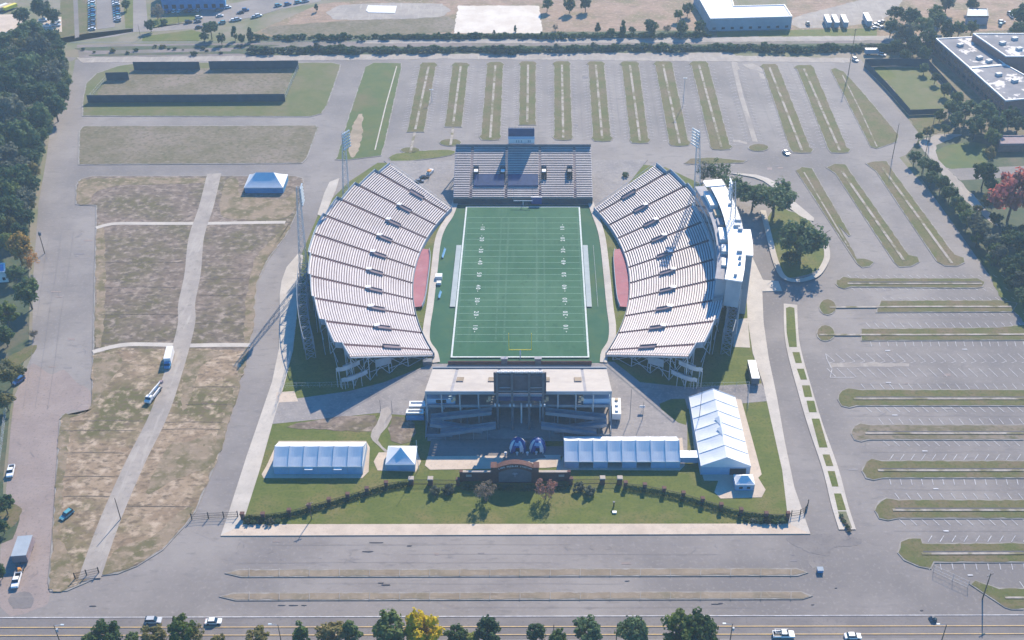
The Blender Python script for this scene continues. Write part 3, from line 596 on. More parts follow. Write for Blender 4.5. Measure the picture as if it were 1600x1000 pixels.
    for k in range(11):
        a, c = ang(fr[k], 36), ang(fr[k+1], 36); U = rows[k]*PITCH-.2; z = zrow(U)-1
        b.tube(pt(U, a, .2), pt(U, c, z), .13, 4); b.tube(pt(U, a, z), pt(U, c, .2), .13, 4); b.tube(pt(U, a, z*.5), pt(U, c, z*.5), .13, 4); b.tube(pt(U, a, z), pt(U, c, z), .16, 4)
    obj('back_bracing', b.mesh('back_bracing', 'steel'), th)
    b = B()                                   # stair towers of steel lattice at the outer foot
    a_list = [-3.5-2.2*i for i in range(8)] if sg < 0 else [-9.5-2.2*i for i in range(5)]
    U, W2 = (40.2, 3.4) if sg < 0 else (38.6, 3.4)
    for i, a in enumerate(a_list):
        zt = 13.5-.55*i
        for u in (U, U+W2): b.tube(pt(u, a, 0), pt(u, a, zt), .16, 4)
        for j in range(4): b.tube(pt(U, a, zt*j/4), pt(U+W2, a, zt*(j+1)/4), .1, 4); b.tube(pt(U+W2, a, zt*j/4), pt(U, a, zt*(j+1)/4), .1, 4); b.tube(pt(U, a, zt*(j+1)/4), pt(U+W2, a, zt*(j+1)/4), .12, 4)
        if i < len(a_list)-1:
            c = a_list[i+1]; z2 = 13.5-.55*(i+1)
            for u in (U, U+W2):
                b.tube(pt(u, a, zt), pt(u, c, z2), .14, 4); b.tube(pt(u, a, .2), pt(u, c, z2), .1, 4); b.tube(pt(u, a, zt), pt(u, c, .2), .1, 4)
            for u in (U, U+W2): b.tube(pt(u, a, zt*.62), pt(u, c, z2*.4), .14, 4)
    obj('stair_lattice', b.mesh('stair_lattice', 'steel_mid'), th)
    # curved concourse ramps with solid sides below the near end
    for (zz, ua, ub, e_) in ((3.4, 24.5, 35.5, -26.2), (7.2, 27, 36.5, -25.6)):
        b = B(); n = 12; prev = None
        for i in range(n+1):
            t = i/n; A = pi*t*.62; rr = (ub-ua)/2
            u = ub+.5-2*rr*(1-t)*0-(1-cos(A))*rr*.9; e = e_-1.2+sin(A)*-1.0+(.9+t*1.2 if t < .35 else 1.2)
            z = zz+t*1.6; cur = (u, e, z)
            if prev:
                (u1, e1, z1) = prev
                for k in (0, 1):
                    d = 2.6*k
                    b.quad(pt(u1-d, e1+.15*k, z1-.3), pt(u-d, e+.15*k, z-.3), pt(u-d, e+.15*k, z+1.5), pt(u1-d, e1+.15*k, z1+1.5))
                b.quad(pt(u1, e1, z1), pt(u, e, z), pt(u-2.6, e+.15, z), pt(u1-2.6, e1+.15, z1))
            if i % 4 == 0: b.tube(pt(u, e, 0), pt(u, e, z), .14, 4)
            prev = cur
        obj('ramp', b.mesh('ramp', 'steel'), th)
    b = B(); e = -25.9                        # solid landing panels seen under the rake
    for ua, ub, z0_, z1_ in ((16.8, 22.6, 4.0, 7.2),):
        for k in (0, 1):
            b.quad(pt(ua, e+.2*k, z0_), pt(ub, e+.2*k, z0_), pt(ub, e+.2*k, z1_), pt(ua, e+.2*k, z1_))
        b.tube(pt(ua, e, 0), pt(ua, e, z0_), .15, 4); b.tube(pt(ub, e, 0), pt(ub, e, z0_), .15, 4)
    obj('landing_panel', b.mesh('landing_panel', 'steel'), th)
    b = B(); n = 14; A0, A1 = -10.4, 9.4      # rose platform in front of the middle
    for i in range(n):
        a, c = A0+(A1-A0)*i/n, A0+(A1-A0)*(i+1)/n; f = lambda d: -1.4-4.4*max(0, 1-((d+.5)/10.6)**2)**.5
        u, v = f(a), f(c)
        bl(b, [pt(u, a, 1.3), pt(-.1, a, 1.3), pt(-.1, c, 1.3), pt(v, c, 1.3)], 0)
        bl(b, [pt(u, a, 0), pt(u, a, 2.0), pt(v, c, 2.0), pt(v, c, 0)], 1); bl(b, [pt(u, a, 2.0), pt(u+.2, a, 2.0), pt(v+.2, c, 2.0), pt(v, c, 2.0)], 1)
    obj('platform', b.mesh('platform', ['rose', 'wall_cool']), th)
    return pt
ptL = curved_stand(-1, 'curved bleacher stand with ten aisles on the west side of the field')
ptR = curved_stand(1, 'curved bleacher stand east of the field, top rows shaded by the press box')

# press box on the crest of the east stand
pb = thing('press_box', 'long curved white roofed press box behind the top rows of the east stand', 'press box')
def arcblk(b, u0, u1, a0, a1, z0, z1, m=0, mt=None, n=10):
    pts = [ptR(u0, a0+(a1-a0)*i/n, 0)[:2] for i in range(n+1)]+[ptR(u1, a1+(a0-a1)*i/n, 0)[:2] for i in range(n+1)]
    b.prism(pts, z0, z1, m, mt)
ZR = 27.2
obj('wall', (lambda b: (arcblk(b, 36.7, 42.0, -14.9, 10.8, 15, ZR-.5), b)[-1])(B()).mesh('wall', 'wall_cool'), pb)
obj('lower_storey', (lambda b: (arcblk(b, 32.6, 36.6, -13.0, 12.2, 10.5, 22.9), b)[-1])(B()).mesh('lower_storey', 'wall_cool'), pb)
obj('terrace', (lambda b: (arcblk(b, 32.3, 36.65, -13.2, 12.4, 22.9, 23.3), b)[-1])(B()).mesh('terrace', 'deck_grey'), pb)
b = B()
for i in range(20):
    a = -12.8+1.24*i
    for z_ in (15.6, 19.4): b.quad(ptR(32.54, a, z_), ptR(32.54, a+1.08, z_), ptR(32.54, a+1.08, z_+2.6), ptR(32.54, a, z_+2.6))
obj('box_window', b.mesh('box_window', 'glass'), pb)
b = B(); arcblk(b, 36.1, 42.4, -15.2, 11.1, ZR-.5, ZR); obj('roof', b.mesh('roof', 'white'), pb)
b = B(); arcblk(b, 42.4, 45.2, -8.9, -2.5, ZR-.6, ZR-.05); obj('side_roof', b.mesh('side_roof', 'white'), pb)
b = B(); arcblk(b, 34.2, 42.3, 9.4, 11.2, ZR+.05, ZR+.4); obj('roof_return', b.mesh('roof_return', 'white'), pb)
b = B(); arcblk(b, 42.1, 45.0, -8.7, -2.7, 0, ZR-.65); obj('lift_tower', b.mesh('lift_tower', 'wall_cool'), pb)
b = B(); arcblk(b, 38.5, 42.2, -3, 11.5, 0, 14.9); obj('lower_wall', b.mesh('lower_wall', 'wall_cool'), pb)
for k in (-13.4, -10.5, -7.5):
    for u in (38.0, 42.2): obj('column', B().tube(ptR(u, k, 0), ptR(u, k, 15), .3, 6).mesh('column', 'steel'), pb)
b = B()
for i in range(16):
    a = -14.6+1.6*i; b.quad(ptR(36.64, a, 23.9), ptR(36.64, a+1.4, 23.9), ptR(36.64, a+1.4, 26.2), ptR(36.64, a, 26.2))
obj('front_window', b.mesh('front_window', 'glass'), pb)
for (u0, u1, a0, a1, z1, m_) in ((33.4, 36.5, 5.4, 9.6, 25.2, 'white'), (34.0, 36.5, 3.0, 4.6, 24.4, 'tan'), (33.5, 36.4, -4.0, -.8, 25.0, 'white'), (34.0, 36.4, .4, 2.2, 24.3, 'deck_grey'), (33.8, 36.4, -7, -5.2, 24.8, 'white'), (34, 36.2, -10.2, -8.4, 24.2, 'vinyl')):
    b = B(); arcblk(b, u0, u1, a0, a1, 23.35, z1, 0, None, 3); obj('camera_booth', b.mesh('camera_booth', m_), pb)
for u, a, s in ((40.2, -8.4, 1.5), (40.4, -9.8, .9), (40.5, -11.2, .8), (39.6, -14.2, .9), (41.2, -.4, 1.6), (40.2, -1.8, 1.8), (41.2, -2.8, 1.3), (40.2, 4, 1.0)):
    p = ptR(u, a, ZR+.5); obj('roof_unit', B().box(p, (s*1.3, s, 1.1), R(a)).mesh('roof_unit', 'steel'), pb)
obj('roof_railing', (lambda b: ([b.tube(ptR(42.1, -2+.9*k, ZR+1.1), ptR(42.1, -1.1+.9*k, ZR+1.1), .07, 4) for k in range(14)], [b.tube(ptR(42.1, -2+.9*k, ZR), ptR(42.1, -2+.9*k, ZR+1.1), .06, 4) for k in range(15)], b)[-1])(B()).mesh('roof_railing', 'steel_dark'), pb)

# ------------------------------------------------------------------ end stands with their boards
def end_stand(sy, yf, yb, label, near):
    th = thing('end_grandstand', label, 'grandstand')
    X = 31.0; n = 30; dy = (yb-yf)/n; dz = (14-2.5)/n; ax = [-23.3, -7.6, 7.6, 23.3] if not near else [-22.2, -7.3, 7.3, 22.2]
    ed = [-X]+ax+[X]; gp = .6
    if near: gp = .5
    for k in range(5):
        b = B(); x0, x1 = ed[k]+(gp if k else 0), ed[k+1]-(gp if k < 4 else 0)
        for r in range(n):
            if near and k == 2 and r > 27: break
            y0, y1, z = yf+dy*r, yf+dy*(r+1), 2.5+dz*r
            fl_ = (lambda a: a if sy > 0 else a[::-1])
            q = lambda ya, za, yb_, zb, m: b.quad(*fl_([(x0, ya, za), (x1, ya, za), (x1, yb_, zb), (x0, yb_, zb)]), m)
            q(y0, z, y1, z, 0); q(y0, z-dz, y0, z, 0)
            ya, yb2 = y0+dy*.30, y0+dy*.95; zb = z+.42
            q(ya, zb, yb2, zb, 1); q(ya, zb-.1, ya, zb, 1); q(yb2, zb, yb2, zb-.14, 1)
        if near: b.m = [1 if m == 1 else 2 for m in b.m]
        obj('seating_section', b.mesh('seating_section', ['tread', 'bench_worn' if not near else 'pale_deck', 'pale_deck']), th)
    for x in ax:
        b = B()
        for r in range(n):
            y, z = yf+dy*(r+.5), 2.5+dz*r+.06; b.box((x, y, z), (2*gp, abs(dy), .1))
        obj('aisle', b.mesh('aisle', 'maroon' if not near else 'deck_grey'), th)
    for x in ((-21.3, -9.2, 9.4, 21.0) if not near else (-20.2, -9.3, 9.3, 20.2)):
        y0, y1 = (yf+(yb-yf)*.36, yf+(yb-yf)*.58) if not near else (yf+(yb-yf)*.42, yf+(yb-yf)*.62)
        zz = lambda y: 2.5+(y-yf)/dy*dz
        b = B()
        rh = 1.3 if not near else .75
        for s in (-1, 1): b.quad((x+s*1.2, y0, zz(y0)), (x+s*1.2, y1, zz(y1)), (x+s*1.2, y1, zz(y1)+rh), (x+s*1.2, y0, zz(y0)+rh), 0)
        b.quad((x-1.2, y1, zz(y1)), (x+1.2, y1, zz(y1)), (x+1.2, y1, zz(y1)+rh), (x-1.2, y1, zz(y1)+rh), 0)
        b.quad((x-1.2, y0, zz(y0)+.5), (x+1.2, y0, zz(y0)+.5), (x+1.2, y1, zz(y1)+.5), (x-1.2, y1, zz(y1)+.5), 1)  # flat sheet closes the opening; black on the far stand for its shade
        p = obj('portal', b.mesh('portal', ['deck_grey' if near else 'steel_dark', 'black' if not near else 'median']), th)
        if not near: obj('landing_roof', B().box((x, y0+abs(dy)*4.2*sy, zz(y0+abs(dy)*4.2*sy)+1.2), (1.8, 2.6, .3)).mesh('landing_roof', 'white' if x < 15 else 'steel_dark'), p)
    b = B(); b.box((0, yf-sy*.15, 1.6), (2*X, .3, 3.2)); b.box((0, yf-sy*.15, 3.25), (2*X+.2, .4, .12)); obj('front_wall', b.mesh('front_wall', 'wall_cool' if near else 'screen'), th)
    if not near:
        b = B(); b.box((0, yb+.2, 13.9), (2*X, .3, 3.0)); obj('back_wall', b.mesh('back_wall', 'steel_dark'), th)
    else:
        for x0, x1 in ((-31, -7.4), (7.4, 31)): obj('fascia', B().box(((x0+x1)/2, yb-.12, 13.55), (x1-x0, .25, 1.3)).mesh('fascia', 'wall_cool'), th)
    for x in [-31+62*i/12 for i in range(13)] if not near else [-30.8, -25.7, -19.6, -13.4, -7.2, 7.2, 13.2, 19.2, 25.0, 30.8]:
        b = B()
        for t in (.12, .42, .72, .985):
            y = yf+(yb-yf)*t; b.box((x, y, (2+11.3*t)/2), (.45, .45, 2+11.3*t))
        b.tube((x, yf, 1.9), (x, yb, 12.9), .25, 4); b.tube((x, yf+(yb-yf)*.42, .3), (x, yb, 12.4), .14, 4); b.tube((x, yf+(yb-yf)*.72, 9), (x, yb, .4), .14, 4)
        obj('support_frame', b.mesh('support_frame', 'steel'), th)
    return th
FS = end_stand(1, 58.7, 87.0, 'straight bleacher stand beyond the far end zone, a dark scoreboard shadow across its rows', False)
NS = end_stand(-1, -64.7, -91.6, 'pale straight bleacher stand at the near end zone, seen from its open back', True)
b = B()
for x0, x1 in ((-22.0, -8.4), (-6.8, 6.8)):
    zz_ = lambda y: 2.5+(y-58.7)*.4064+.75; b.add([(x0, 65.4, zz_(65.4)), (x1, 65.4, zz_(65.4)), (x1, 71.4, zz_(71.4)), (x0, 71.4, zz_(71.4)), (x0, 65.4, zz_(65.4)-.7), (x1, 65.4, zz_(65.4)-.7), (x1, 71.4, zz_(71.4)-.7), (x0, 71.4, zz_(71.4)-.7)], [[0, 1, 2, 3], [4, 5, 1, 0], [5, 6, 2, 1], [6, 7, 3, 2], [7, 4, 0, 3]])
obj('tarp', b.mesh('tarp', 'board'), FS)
# near stand: concourse deck, ramps, block rooms
b = B(); b.box((0, -86.5, 6.6), (61.6, 8.5, .35)); b.box((0, -90.9, 7.2), (61.6, .15, 1.1)); b.box((0, -83, 3.4), (60, .3, 6.0)); obj('concourse_deck', b.mesh('concourse_deck', 'steel_mid'), NS)  # wall behind fills the openings dark; deck and ramps coloured dark for shade
for s in (-1, 1):
    b = B()
    for k, (xa, za, xb, zb, y) in enumerate(((9, 6.4, 29.5, 3.6, -93.2), (29.5, 3.6, 12, .6, -96.0), (7.5, 5.2, 26, 1.8, -99.0))):
        xa, xb = s*xa, s*xb
        for yy in (y-1.2, y+1.2):
            b.quad((xa, yy, za-.25), (xb, yy, zb-.25), (xb, yy, zb+1.05), (xa, yy, za+1.05)); b.quad((xa, yy+.1, za-.25), (xb, yy+.1, zb-.25), (xb, yy+.1, zb+1.05), (xa, yy+.1, za+1.05))
        b.quad((xa, y-1.2, za), (xb, y-1.2, zb), (xb, y+1.2, zb), (xa, y+1.2, za))
        for t in (.15, .4, .65, .9):
            x, z = xa+(xb-xa)*t, za+(zb-za)*t; b.tube((x, y-1.2, 0), (x, y-1.2, z), .12, 4)
    b.box((s*26.5, -98.6, .7), (9, .25, 1.4)); b.tube((s*30.9, -99.5, 0), (s*30.9, -92, 8), .12, 4); b.box((s*30.9, -95.5, .5), (.2, 8, 1.0))
    obj('ramp', b.mesh('ramp', 'steel_mid'), NS)
    b = B(); b.box((s*(26 if s < 0 else 26.4), -88.6, 8.2), (9.4, 3.0, 2.9), 0, 0)
    if s < 0: b.box((-26, -90.15, 8.5), (3.4, .1, 1.3), 0, 1)
    obj('block_room', b.mesh('block_room', ['sky_panel', 'glass']), NS)
b = B()
for x in (-21.4, -9.6, 9.6, 21.3): b.box((x, -91.9, 11.2), (.9, .8, 1.6)); b.box((x-.7, -92.0, 10.4), (.8, .6, .8))
obj('loudspeaker', b.mesh('loudspeaker', 'tan'), NS)
# board at the near end
t = thing('scoreboard', 'tall dark scoreboard on four posts seen from behind at the near stand', 'scoreboard', (.6, -94.6, 0))
for x in (-7.5, -2.6, 3.0, 7.6): obj('post', B().box((x, 0, 12.2), (.75, .75, 24.4)).mesh('post', 'steel_dark'), t)
b = B(); b.box((0, .9, 19.3), (17.2, .5, 8.6)); obj('board_back', b.mesh('board_back', 'board_back'), t)
b = B(); b.box((0, .7, 13.4), (15.6, .8, 2.4)); obj('lower_board', b.mesh('lower_board', 'board'), t)
b = B(); b.box((0, .2, 16.4), (15.2, .3, .15)); b.box((0, .2, 14.7), (15.2, .9, .18)); b.box((-5, .3, 17.8), (3.6, .25, .18)); b.box((5.5, .3, 17.8), (4.2, .25, .18)); obj('catwalk', b.mesh('catwalk', 'steel'), t)
b = B(); b.box((0, .2, 24.0), (16, .4, .3)); b.box((0, .2, 22.9), (16, .4, .25)); obj('top_rail', b.mesh('top_rail', 'steel_dark'), t)
b = B()
for i in range(26): b.box((-7.1+.57*i, .0, 24.55), (.40, .5, .7 if i % 3 else .45))
obj('floodlight', b.mesh('floodlight', 'white'), t)
b = B()
for x in (-7.6, -2.7, 2.9, 7.5): b.box((x-.6, -.7, 11.2), (.55, .5, .8)); b.box((x+.6, -.7, 11.2), (.55, .5, .8))
obj('speaker_pair', b.mesh('speaker_pair', 'lamp'), t)
obj('flagpole', B().tube((.4, -1.2, 4), (.4, -1.2, 12.4), .28, 6).mesh('flagpole', 'steel'), t)
# board at the far end
t = thing('scoreboard', 'wide blue scoreboard on posts above the back row of the far stand', 'scoreboard', (-.9, 89.0, 0))
for x in (-5.6, -1.7, 1.7, 5.6): obj('post', B().box((x, .5, 11.2), (.5, .5, 22.4)).mesh('post', 'steel_dark'), t)
obj('panel', B().box((0, 0, 20.6), (12.0, .6, 4.0)).mesh('panel', 'board'), t)
b = B(); b.box((0, 0, 17.9), (12.2, .6, 1.3)); obj('sponsor_strip', b.mesh('sponsor_strip', 'sky_panel'), t)
b = B(); b.box((0, 0, 16.0), (12.0, .5, 2.3))
for x in (-2.2, -1.2, 0, 3.2, 4.0): b.box((x, -.3, 16.1), (.5, .1, 1.1), 0, 1)
obj('lower_panel', b.mesh('lower_panel', ['white', 'wall_cool']), t)
b = B()
for i in range(9): b.tube((-5.6+1.4*i, 0, 22.6), (-5.6+1.4*i, 0, 23.3), .07, 4)
b.box((0, 0, 23.0), (11.6, .1, .12)); obj('top_rail', b.mesh('top_rail', 'steel_dark'), t)
# end walls of the pitch
b = B(); b.box((0, -59.0, .9), (52, .3, 1.8)); solo('pitch_wall', b.mesh('pitch_wall', ['brick']), 'low dark red wall along the near end zone below the pale stand', 'wall')
b = B(); b.box((-33.4, -58.6, 1), (3.2, 2.2, 2.0)); solo('equipment_box', b.mesh('equipment_box', 'steel_dark'), 'dark equipment box at the near left corner of the field', 'box')
for x, lab in ((-5.6, 'small dark camera stand left of middle on the near end zone wall'), (6.6, 'larger dark camera stand right of middle on the near end zone wall')):
    t = thing('camera_stand', lab, 'stand', (x, -58.7, 0)); obj('base', B().box((0, 0, 1.3), (2.2, 1.2, 2.6)).mesh('base', 'steel_dark'), t); obj('hood', B().box((0, .1, 2.9), (2.6, 1.4, .3)).mesh('hood', 'deck_grey'), t)
t = thing('padded_box', 'dark blue padded box on the far end zone wall right of the middle', 'box', (6.1, 58.1, 0)); obj('panel', B().box((0, 0, 2.3), (4.6, .6, 3.4)).mesh('panel', 'blue'), t); obj('cap', B().box((0, 0, 4.05), (4.8, .8, .12)).mesh('cap', 'steel'), t)
for sy, y, c, lab in ((1, 57.0, 'white', 'white goal post in front of the far stand'), (-1, -55.6, 'yellow', 'yellow goal post at the near end zone')):
    t = thing('goal_post', lab, 'goal post', (.1, y, .4)); b = B(); b.tube((0, 0, 0), (0, 0, 1.6), .2, 6); b.tube((0, 0, 1.6), (0, -sy*1.2, 3.05), .2, 6); obj('stem', b.mesh('stem', c if c != 'yellow' else 'white'), t)
    b = B(); b.tube((-4.2, -sy*1.2, 3.05), (4.2, -sy*1.2, 3.05), .19, 6); obj('crossbar', b.mesh('crossbar', c), t)
    for s in (-1, 1): obj('upright', B().tube((s*4.1, -sy*1.2, 3.05), (s*4.1, -sy*1.2, 10.5), .12 if sy < 0 else .05, 6).mesh('upright', c if sy < 0 else 'steel_mid'), t)
for (px, py, L_, c, lab) in ((694, 398, 7, 'blue_mid', 'long blue team bench under the far half of the west stand'), (688, 463, 4.5, 'blue_mid', 'shorter blue team bench nearer the camera on the west touchline')):
    x, y = g(px, py); t = thing('team_bench', lab, 'bench', (x, y, .35), R(-6)); obj('seat', B().box((0, 0, .45), (.6, L_, .12)).mesh('seat', c), t); obj('backrest', B().box((-.35, 0, .85), (.12, L_, .6)).mesh('backrest', c), t)
    for s in (-1, 0, 1): obj('leg', B().box((0, s*L_*.45, .2), (.5, .1, .4)).mesh('leg', 'steel'), t)
for (px, py, s_, lab) in ((686, 436, 1.5, 'larger white crate on the west touchline'), (686, 445, 1.0, 'smaller white crate nearer the camera on the west touchline')):
    t = thing('crate', lab, 'crate', (*g(px, py), .35)); obj('body', B().box((0, 0, .5*s_), (1.7*s_, 1.6*s_, s_)).mesh('body', 'white'), t); obj('lid', B().box((0, 0, s_+.06), (1.8*s_, 1.7*s_, .12)).mesh('lid', 'vinyl'), t)

# ------------------------------------------------------------------ floodlight towers
def light_tower(base, top, label, hb=0):
    t = thing('light_tower', label, 'light tower', (base[0], base[1], 0)); h = top[2]; dx, dy = top[0]-base[0], top[1]-base[1]
    b = B(); n = 14
    def c(k, s): w_ = 1.75*(1-k)+.6*k; a = pi/4+s*pi/2; return (dx*k+w_*cos(a)*1.3, dy*k+w_*sin(a)*1.3, h*k)
    for s in range(4): b.tube(c(0, s), c(1, s), .13, 4)
    for i in range(n):
        for s in range(4):
            b.tube(c(i/n, s), c((i+1)/n, (s+1) % 4), .05, 3); b.tube(c((i+1)/n, s), c(i/n, (s+1) % 4), .05, 3); b.tube(c((i+1)/n, s), c((i+1)/n, (s+1) % 4), .05, 3)
    obj('lattice', b.mesh('lattice', 'steel'), t)
    ang = math.atan2(-base[1], -base[0]); b = B(); LB = []; ux, uy = -sin(ang), cos(ang)
    for r in range(6):
        z = h-7+1.35*r; X, Y = dx+cos(ang)*1.0, dy+sin(ang)*1.0
        b.tube((X-ux*2.2, Y-uy*2.2, z), (X+ux*2.2, Y+uy*2.2, z), .1, 4)
        for j in range(5):
            l = B(); LB.append(l); k = -2+j; l.box((X+ux*k+cos(ang)*.25, Y+uy*k+sin(ang)*.25, z+.3), (.5, .62, .6), ang)
    for k in (-2.2, 2.2): b.tube((dx+cos(ang)+ux*k, dy+sin(ang)+uy*k, h-7.4), (dx+cos(ang)+ux*k, dy+sin(ang)+uy*k, h+.6), .1, 4)
    r_ = obj('light_rack', b.mesh('light_rack', 'steel_dark'), t)
    for l in LB: obj('lamp', l.mesh('lamp', 'lamp'), r_)
light_tower((-87.3, -3.0), (-84.6, -4.0, 43), 'steel lattice floodlight tower behind the middle of the west stand, beside the curving drive')
light_tower((-76.5, 44.5), (-73.8, 43.0, 43), 'steel lattice floodlight tower at the far corner of the west stand')
light_tower((76.0, 45.5), (73.2, 45.0, 43), 'steel lattice floodlight tower at the far corner of the east stand near the leafy trees')
light_tower((84.6, 0.5), (81.7, 0, 43), 'steel lattice floodlight tower rising through the press box of the east stand')

# ------------------------------------------------------------------ tents
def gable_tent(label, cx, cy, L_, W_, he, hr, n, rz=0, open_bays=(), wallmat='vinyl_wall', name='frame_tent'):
    t = thing(name, label, 'tent', (cx, cy, 0), rz); b = B(); m = 6
    for i in range(n):                   # each bay sags a little between its frames
        for k in range(m):
            x0, x1 = -L_/2+L_*(i+k/m)/n, -L_/2+L_*(i+(k+1)/m)/n; s0, s1 = .28*sin(pi*k/m), .28*sin(pi*(k+1)/m)
            for s in (-1, 1):
                q = [(x0, s*W_/2, he-s0*.3), (x1, s*W_/2, he-s1*.3), (x1, s*W_/4, (he+hr)/2-s1), (x0, s*W_/4, (he+hr)/2-s0)]; b.quad(*(q if s < 0 else q[::-1]))
                q = [(x0, s*W_/4, (he+hr)/2-s0), (x1, s*W_/4, (he+hr)/2-s1), (x1, 0, hr-s1*.4), (x0, 0, hr-s0*.4)]; b.quad(*(q if s < 0 else q[::-1]))
    for s in (-1, 1): b.add([(s*L_/2, -W_/2, he), (s*L_/2, W_/2, he), (s*L_/2, 0, hr)], [[0, 1, 2]])
    rf = obj('roof', b.mesh('roof', 'vinyl'), t)
    for i in range(n+1):
        x = -L_/2+L_*i/n; b = B()
        for s in (-1, 1): b.tube((x, s*W_/2, he+.05), (x, 0, hr+.05), .1, 4)
        obj('seam', b.mesh('seam', 'seam'), rf)
    b = B()
    for s in (-1, 1): b.box((0, s*(W_/2+.04), he-.2), (L_+.1, .06, .42))
    for s in (-1, 1): b.box((s*(L_/2+.04), 0, he-.2), (.06, W_, .42))
    obj('valance', b.mesh('valance', 'vinyl'), t)
    for i in range(n):
        if i in open_bays: continue
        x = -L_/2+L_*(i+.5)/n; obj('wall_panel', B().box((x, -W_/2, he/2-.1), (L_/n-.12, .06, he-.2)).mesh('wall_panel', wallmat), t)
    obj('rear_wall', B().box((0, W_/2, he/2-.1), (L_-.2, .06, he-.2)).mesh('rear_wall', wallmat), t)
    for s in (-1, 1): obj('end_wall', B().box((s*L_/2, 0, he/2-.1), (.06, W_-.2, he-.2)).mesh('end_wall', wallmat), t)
    b = B()
    for i in range(n+1):
        for s in (-1, 1): b.box((-L_/2+L_*i/n, s*(W_/2-.05), he/2), (.16, .16, he))
    obj('frame', b.mesh('frame', 'steel'), t)
    return t
t = gable_tent('long white tent with six bays on the lawn west of the pale stand', -63.9, -110.9, 28.4, 11.6, 3.6, 7.0, 6)
for x in (-2.8, 6.5): obj('awning', B().box((x, -6.3, 3.0), (2.6, 1.1, .12)).mesh('awning', 'white'), t)
gable_tent('long eight bay white tent with open gaps, linked to the big gabled tent', 33.6, -107.8, 37.2, 12.0, 3.1, 6.7, 8, 0, (1, 3, 5))
t = gable_tent('largest white tent running front to back with a tall gabled end beside the east walk', 66.4, -99.5, 34.8, 15.8, 3.9, 7.6, 6, R(-90))
for x in (-.6, 4.6):
    b = B(); b.add([(x-1.6, -1.5, 7.2), (x-1.6, 1.5, 7.2), (x-1.6, 0, 8.3), (x+2.6, 0, 7.65)], [[0, 1, 2], [0, 2, 3], [1, 3, 2]]); obj('added_peak', b.mesh('added_peak', 'vinyl'), t)  # peaks added to give two triangular shade marks on the roof
obj('door', B().box((17.5, 4.0, 1.5), (.1, 5.2, 2.8)).mesh('door', 'glass'), t)
def hip_tent(label, cx, cy, a, c, he, hp, ridge=0, wm='vinyl_wall', rz=0, open_front=False):
    t = thing('marquee', label, 'tent', (cx, cy, 0), rz); b = B(); n = 6
    q = [(-a/2, -c/2), (a/2, -c/2), (a/2, c/2), (-a/2, c/2)]; ap = [(-ridge/2, 0), (ridge/2, 0), (ridge/2, 0), (-ridge/2, 0)]
    for i in range(4):
        p0, p1, a0, a1 = q[i], q[(i+1) % 4], ap[i], ap[(i+1) % 4]
        for k in range(n):
            t0, t1 = k/n, (k+1)/n; z = lambda u: he+(hp-he)*(u*.75+.25*u*u)
            f = lambda p, A, u: (p[0]+(A[0]-p[0])*u, p[1]+(A[1]-p[1])*u, z(u)); b.quad(f(p0, a0, t0), f(p1, a1, t0), f(p1, a1, t1), f(p0, a0, t1))
    obj('roof', b.mesh('roof', 'vinyl'), t)
    b = B()
    for s in (-1, 1): b.box((0, s*(c/2+.03), he-.2), (a+.1, .06, .4)); b.box((s*(a/2+.03), 0, he-.2), (.06, c, .4))
    obj('valance', b.mesh('valance', 'vinyl'), t)
    for s in (-1, 1):
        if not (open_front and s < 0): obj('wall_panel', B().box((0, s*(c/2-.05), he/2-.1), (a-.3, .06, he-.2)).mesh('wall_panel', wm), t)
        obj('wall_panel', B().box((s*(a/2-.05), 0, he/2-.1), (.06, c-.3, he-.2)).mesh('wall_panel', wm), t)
    for x, y in q: obj('leg', B().box((x*.98, y*.98, he/2), (.18, .18, he)).mesh('leg', 'steel'), t)
    return t
hip_tent('small square white tent with a pointed roof between the long western tent and the plaza', -37.7, -110.8, 9.4, 8.8, 3.1, 6.4)
x0, y0 = g(1163, 768)
t = hip_tent('smallest white tent, at the foot of the big gabled tent near the east walk', x0, y0+2.4, 6.0, 4.6, 2.9, 4.6, 2.0)
for s in (-1, 1): obj('window', B().box((s*1.2, -2.3, 1.5), (1.1, .1, .8)).mesh('window', 'glass'), t)
x0, y0 = g(414, 303)
hip_tent('white peaked tent alone on the dry grass beside the curving west drive', x0-.3, y0+6.5, 17.5, 12.5, 3.2, 7.5, 8.0, 'blue_mid')
t = thing('link_canopy', 'low white canopy joining the eight bay tent to the big gabled tent', 'canopy', (55.4, -110.3, 0))
obj('roof', B().box((0, 0, 3.0), (7, 3.4, .2)).mesh('roof', 'white'), t); obj('wall', B().box((0, -1.2, 1.6), (6.8, .08, 2.4)).mesh('wall', 'vinyl_wall'), t)
for s in (-1, 1): obj('leg', B().box((s*3.3, 1.4, 1.5), (.14, .14, 2.9)).mesh('leg', 'steel'), t)
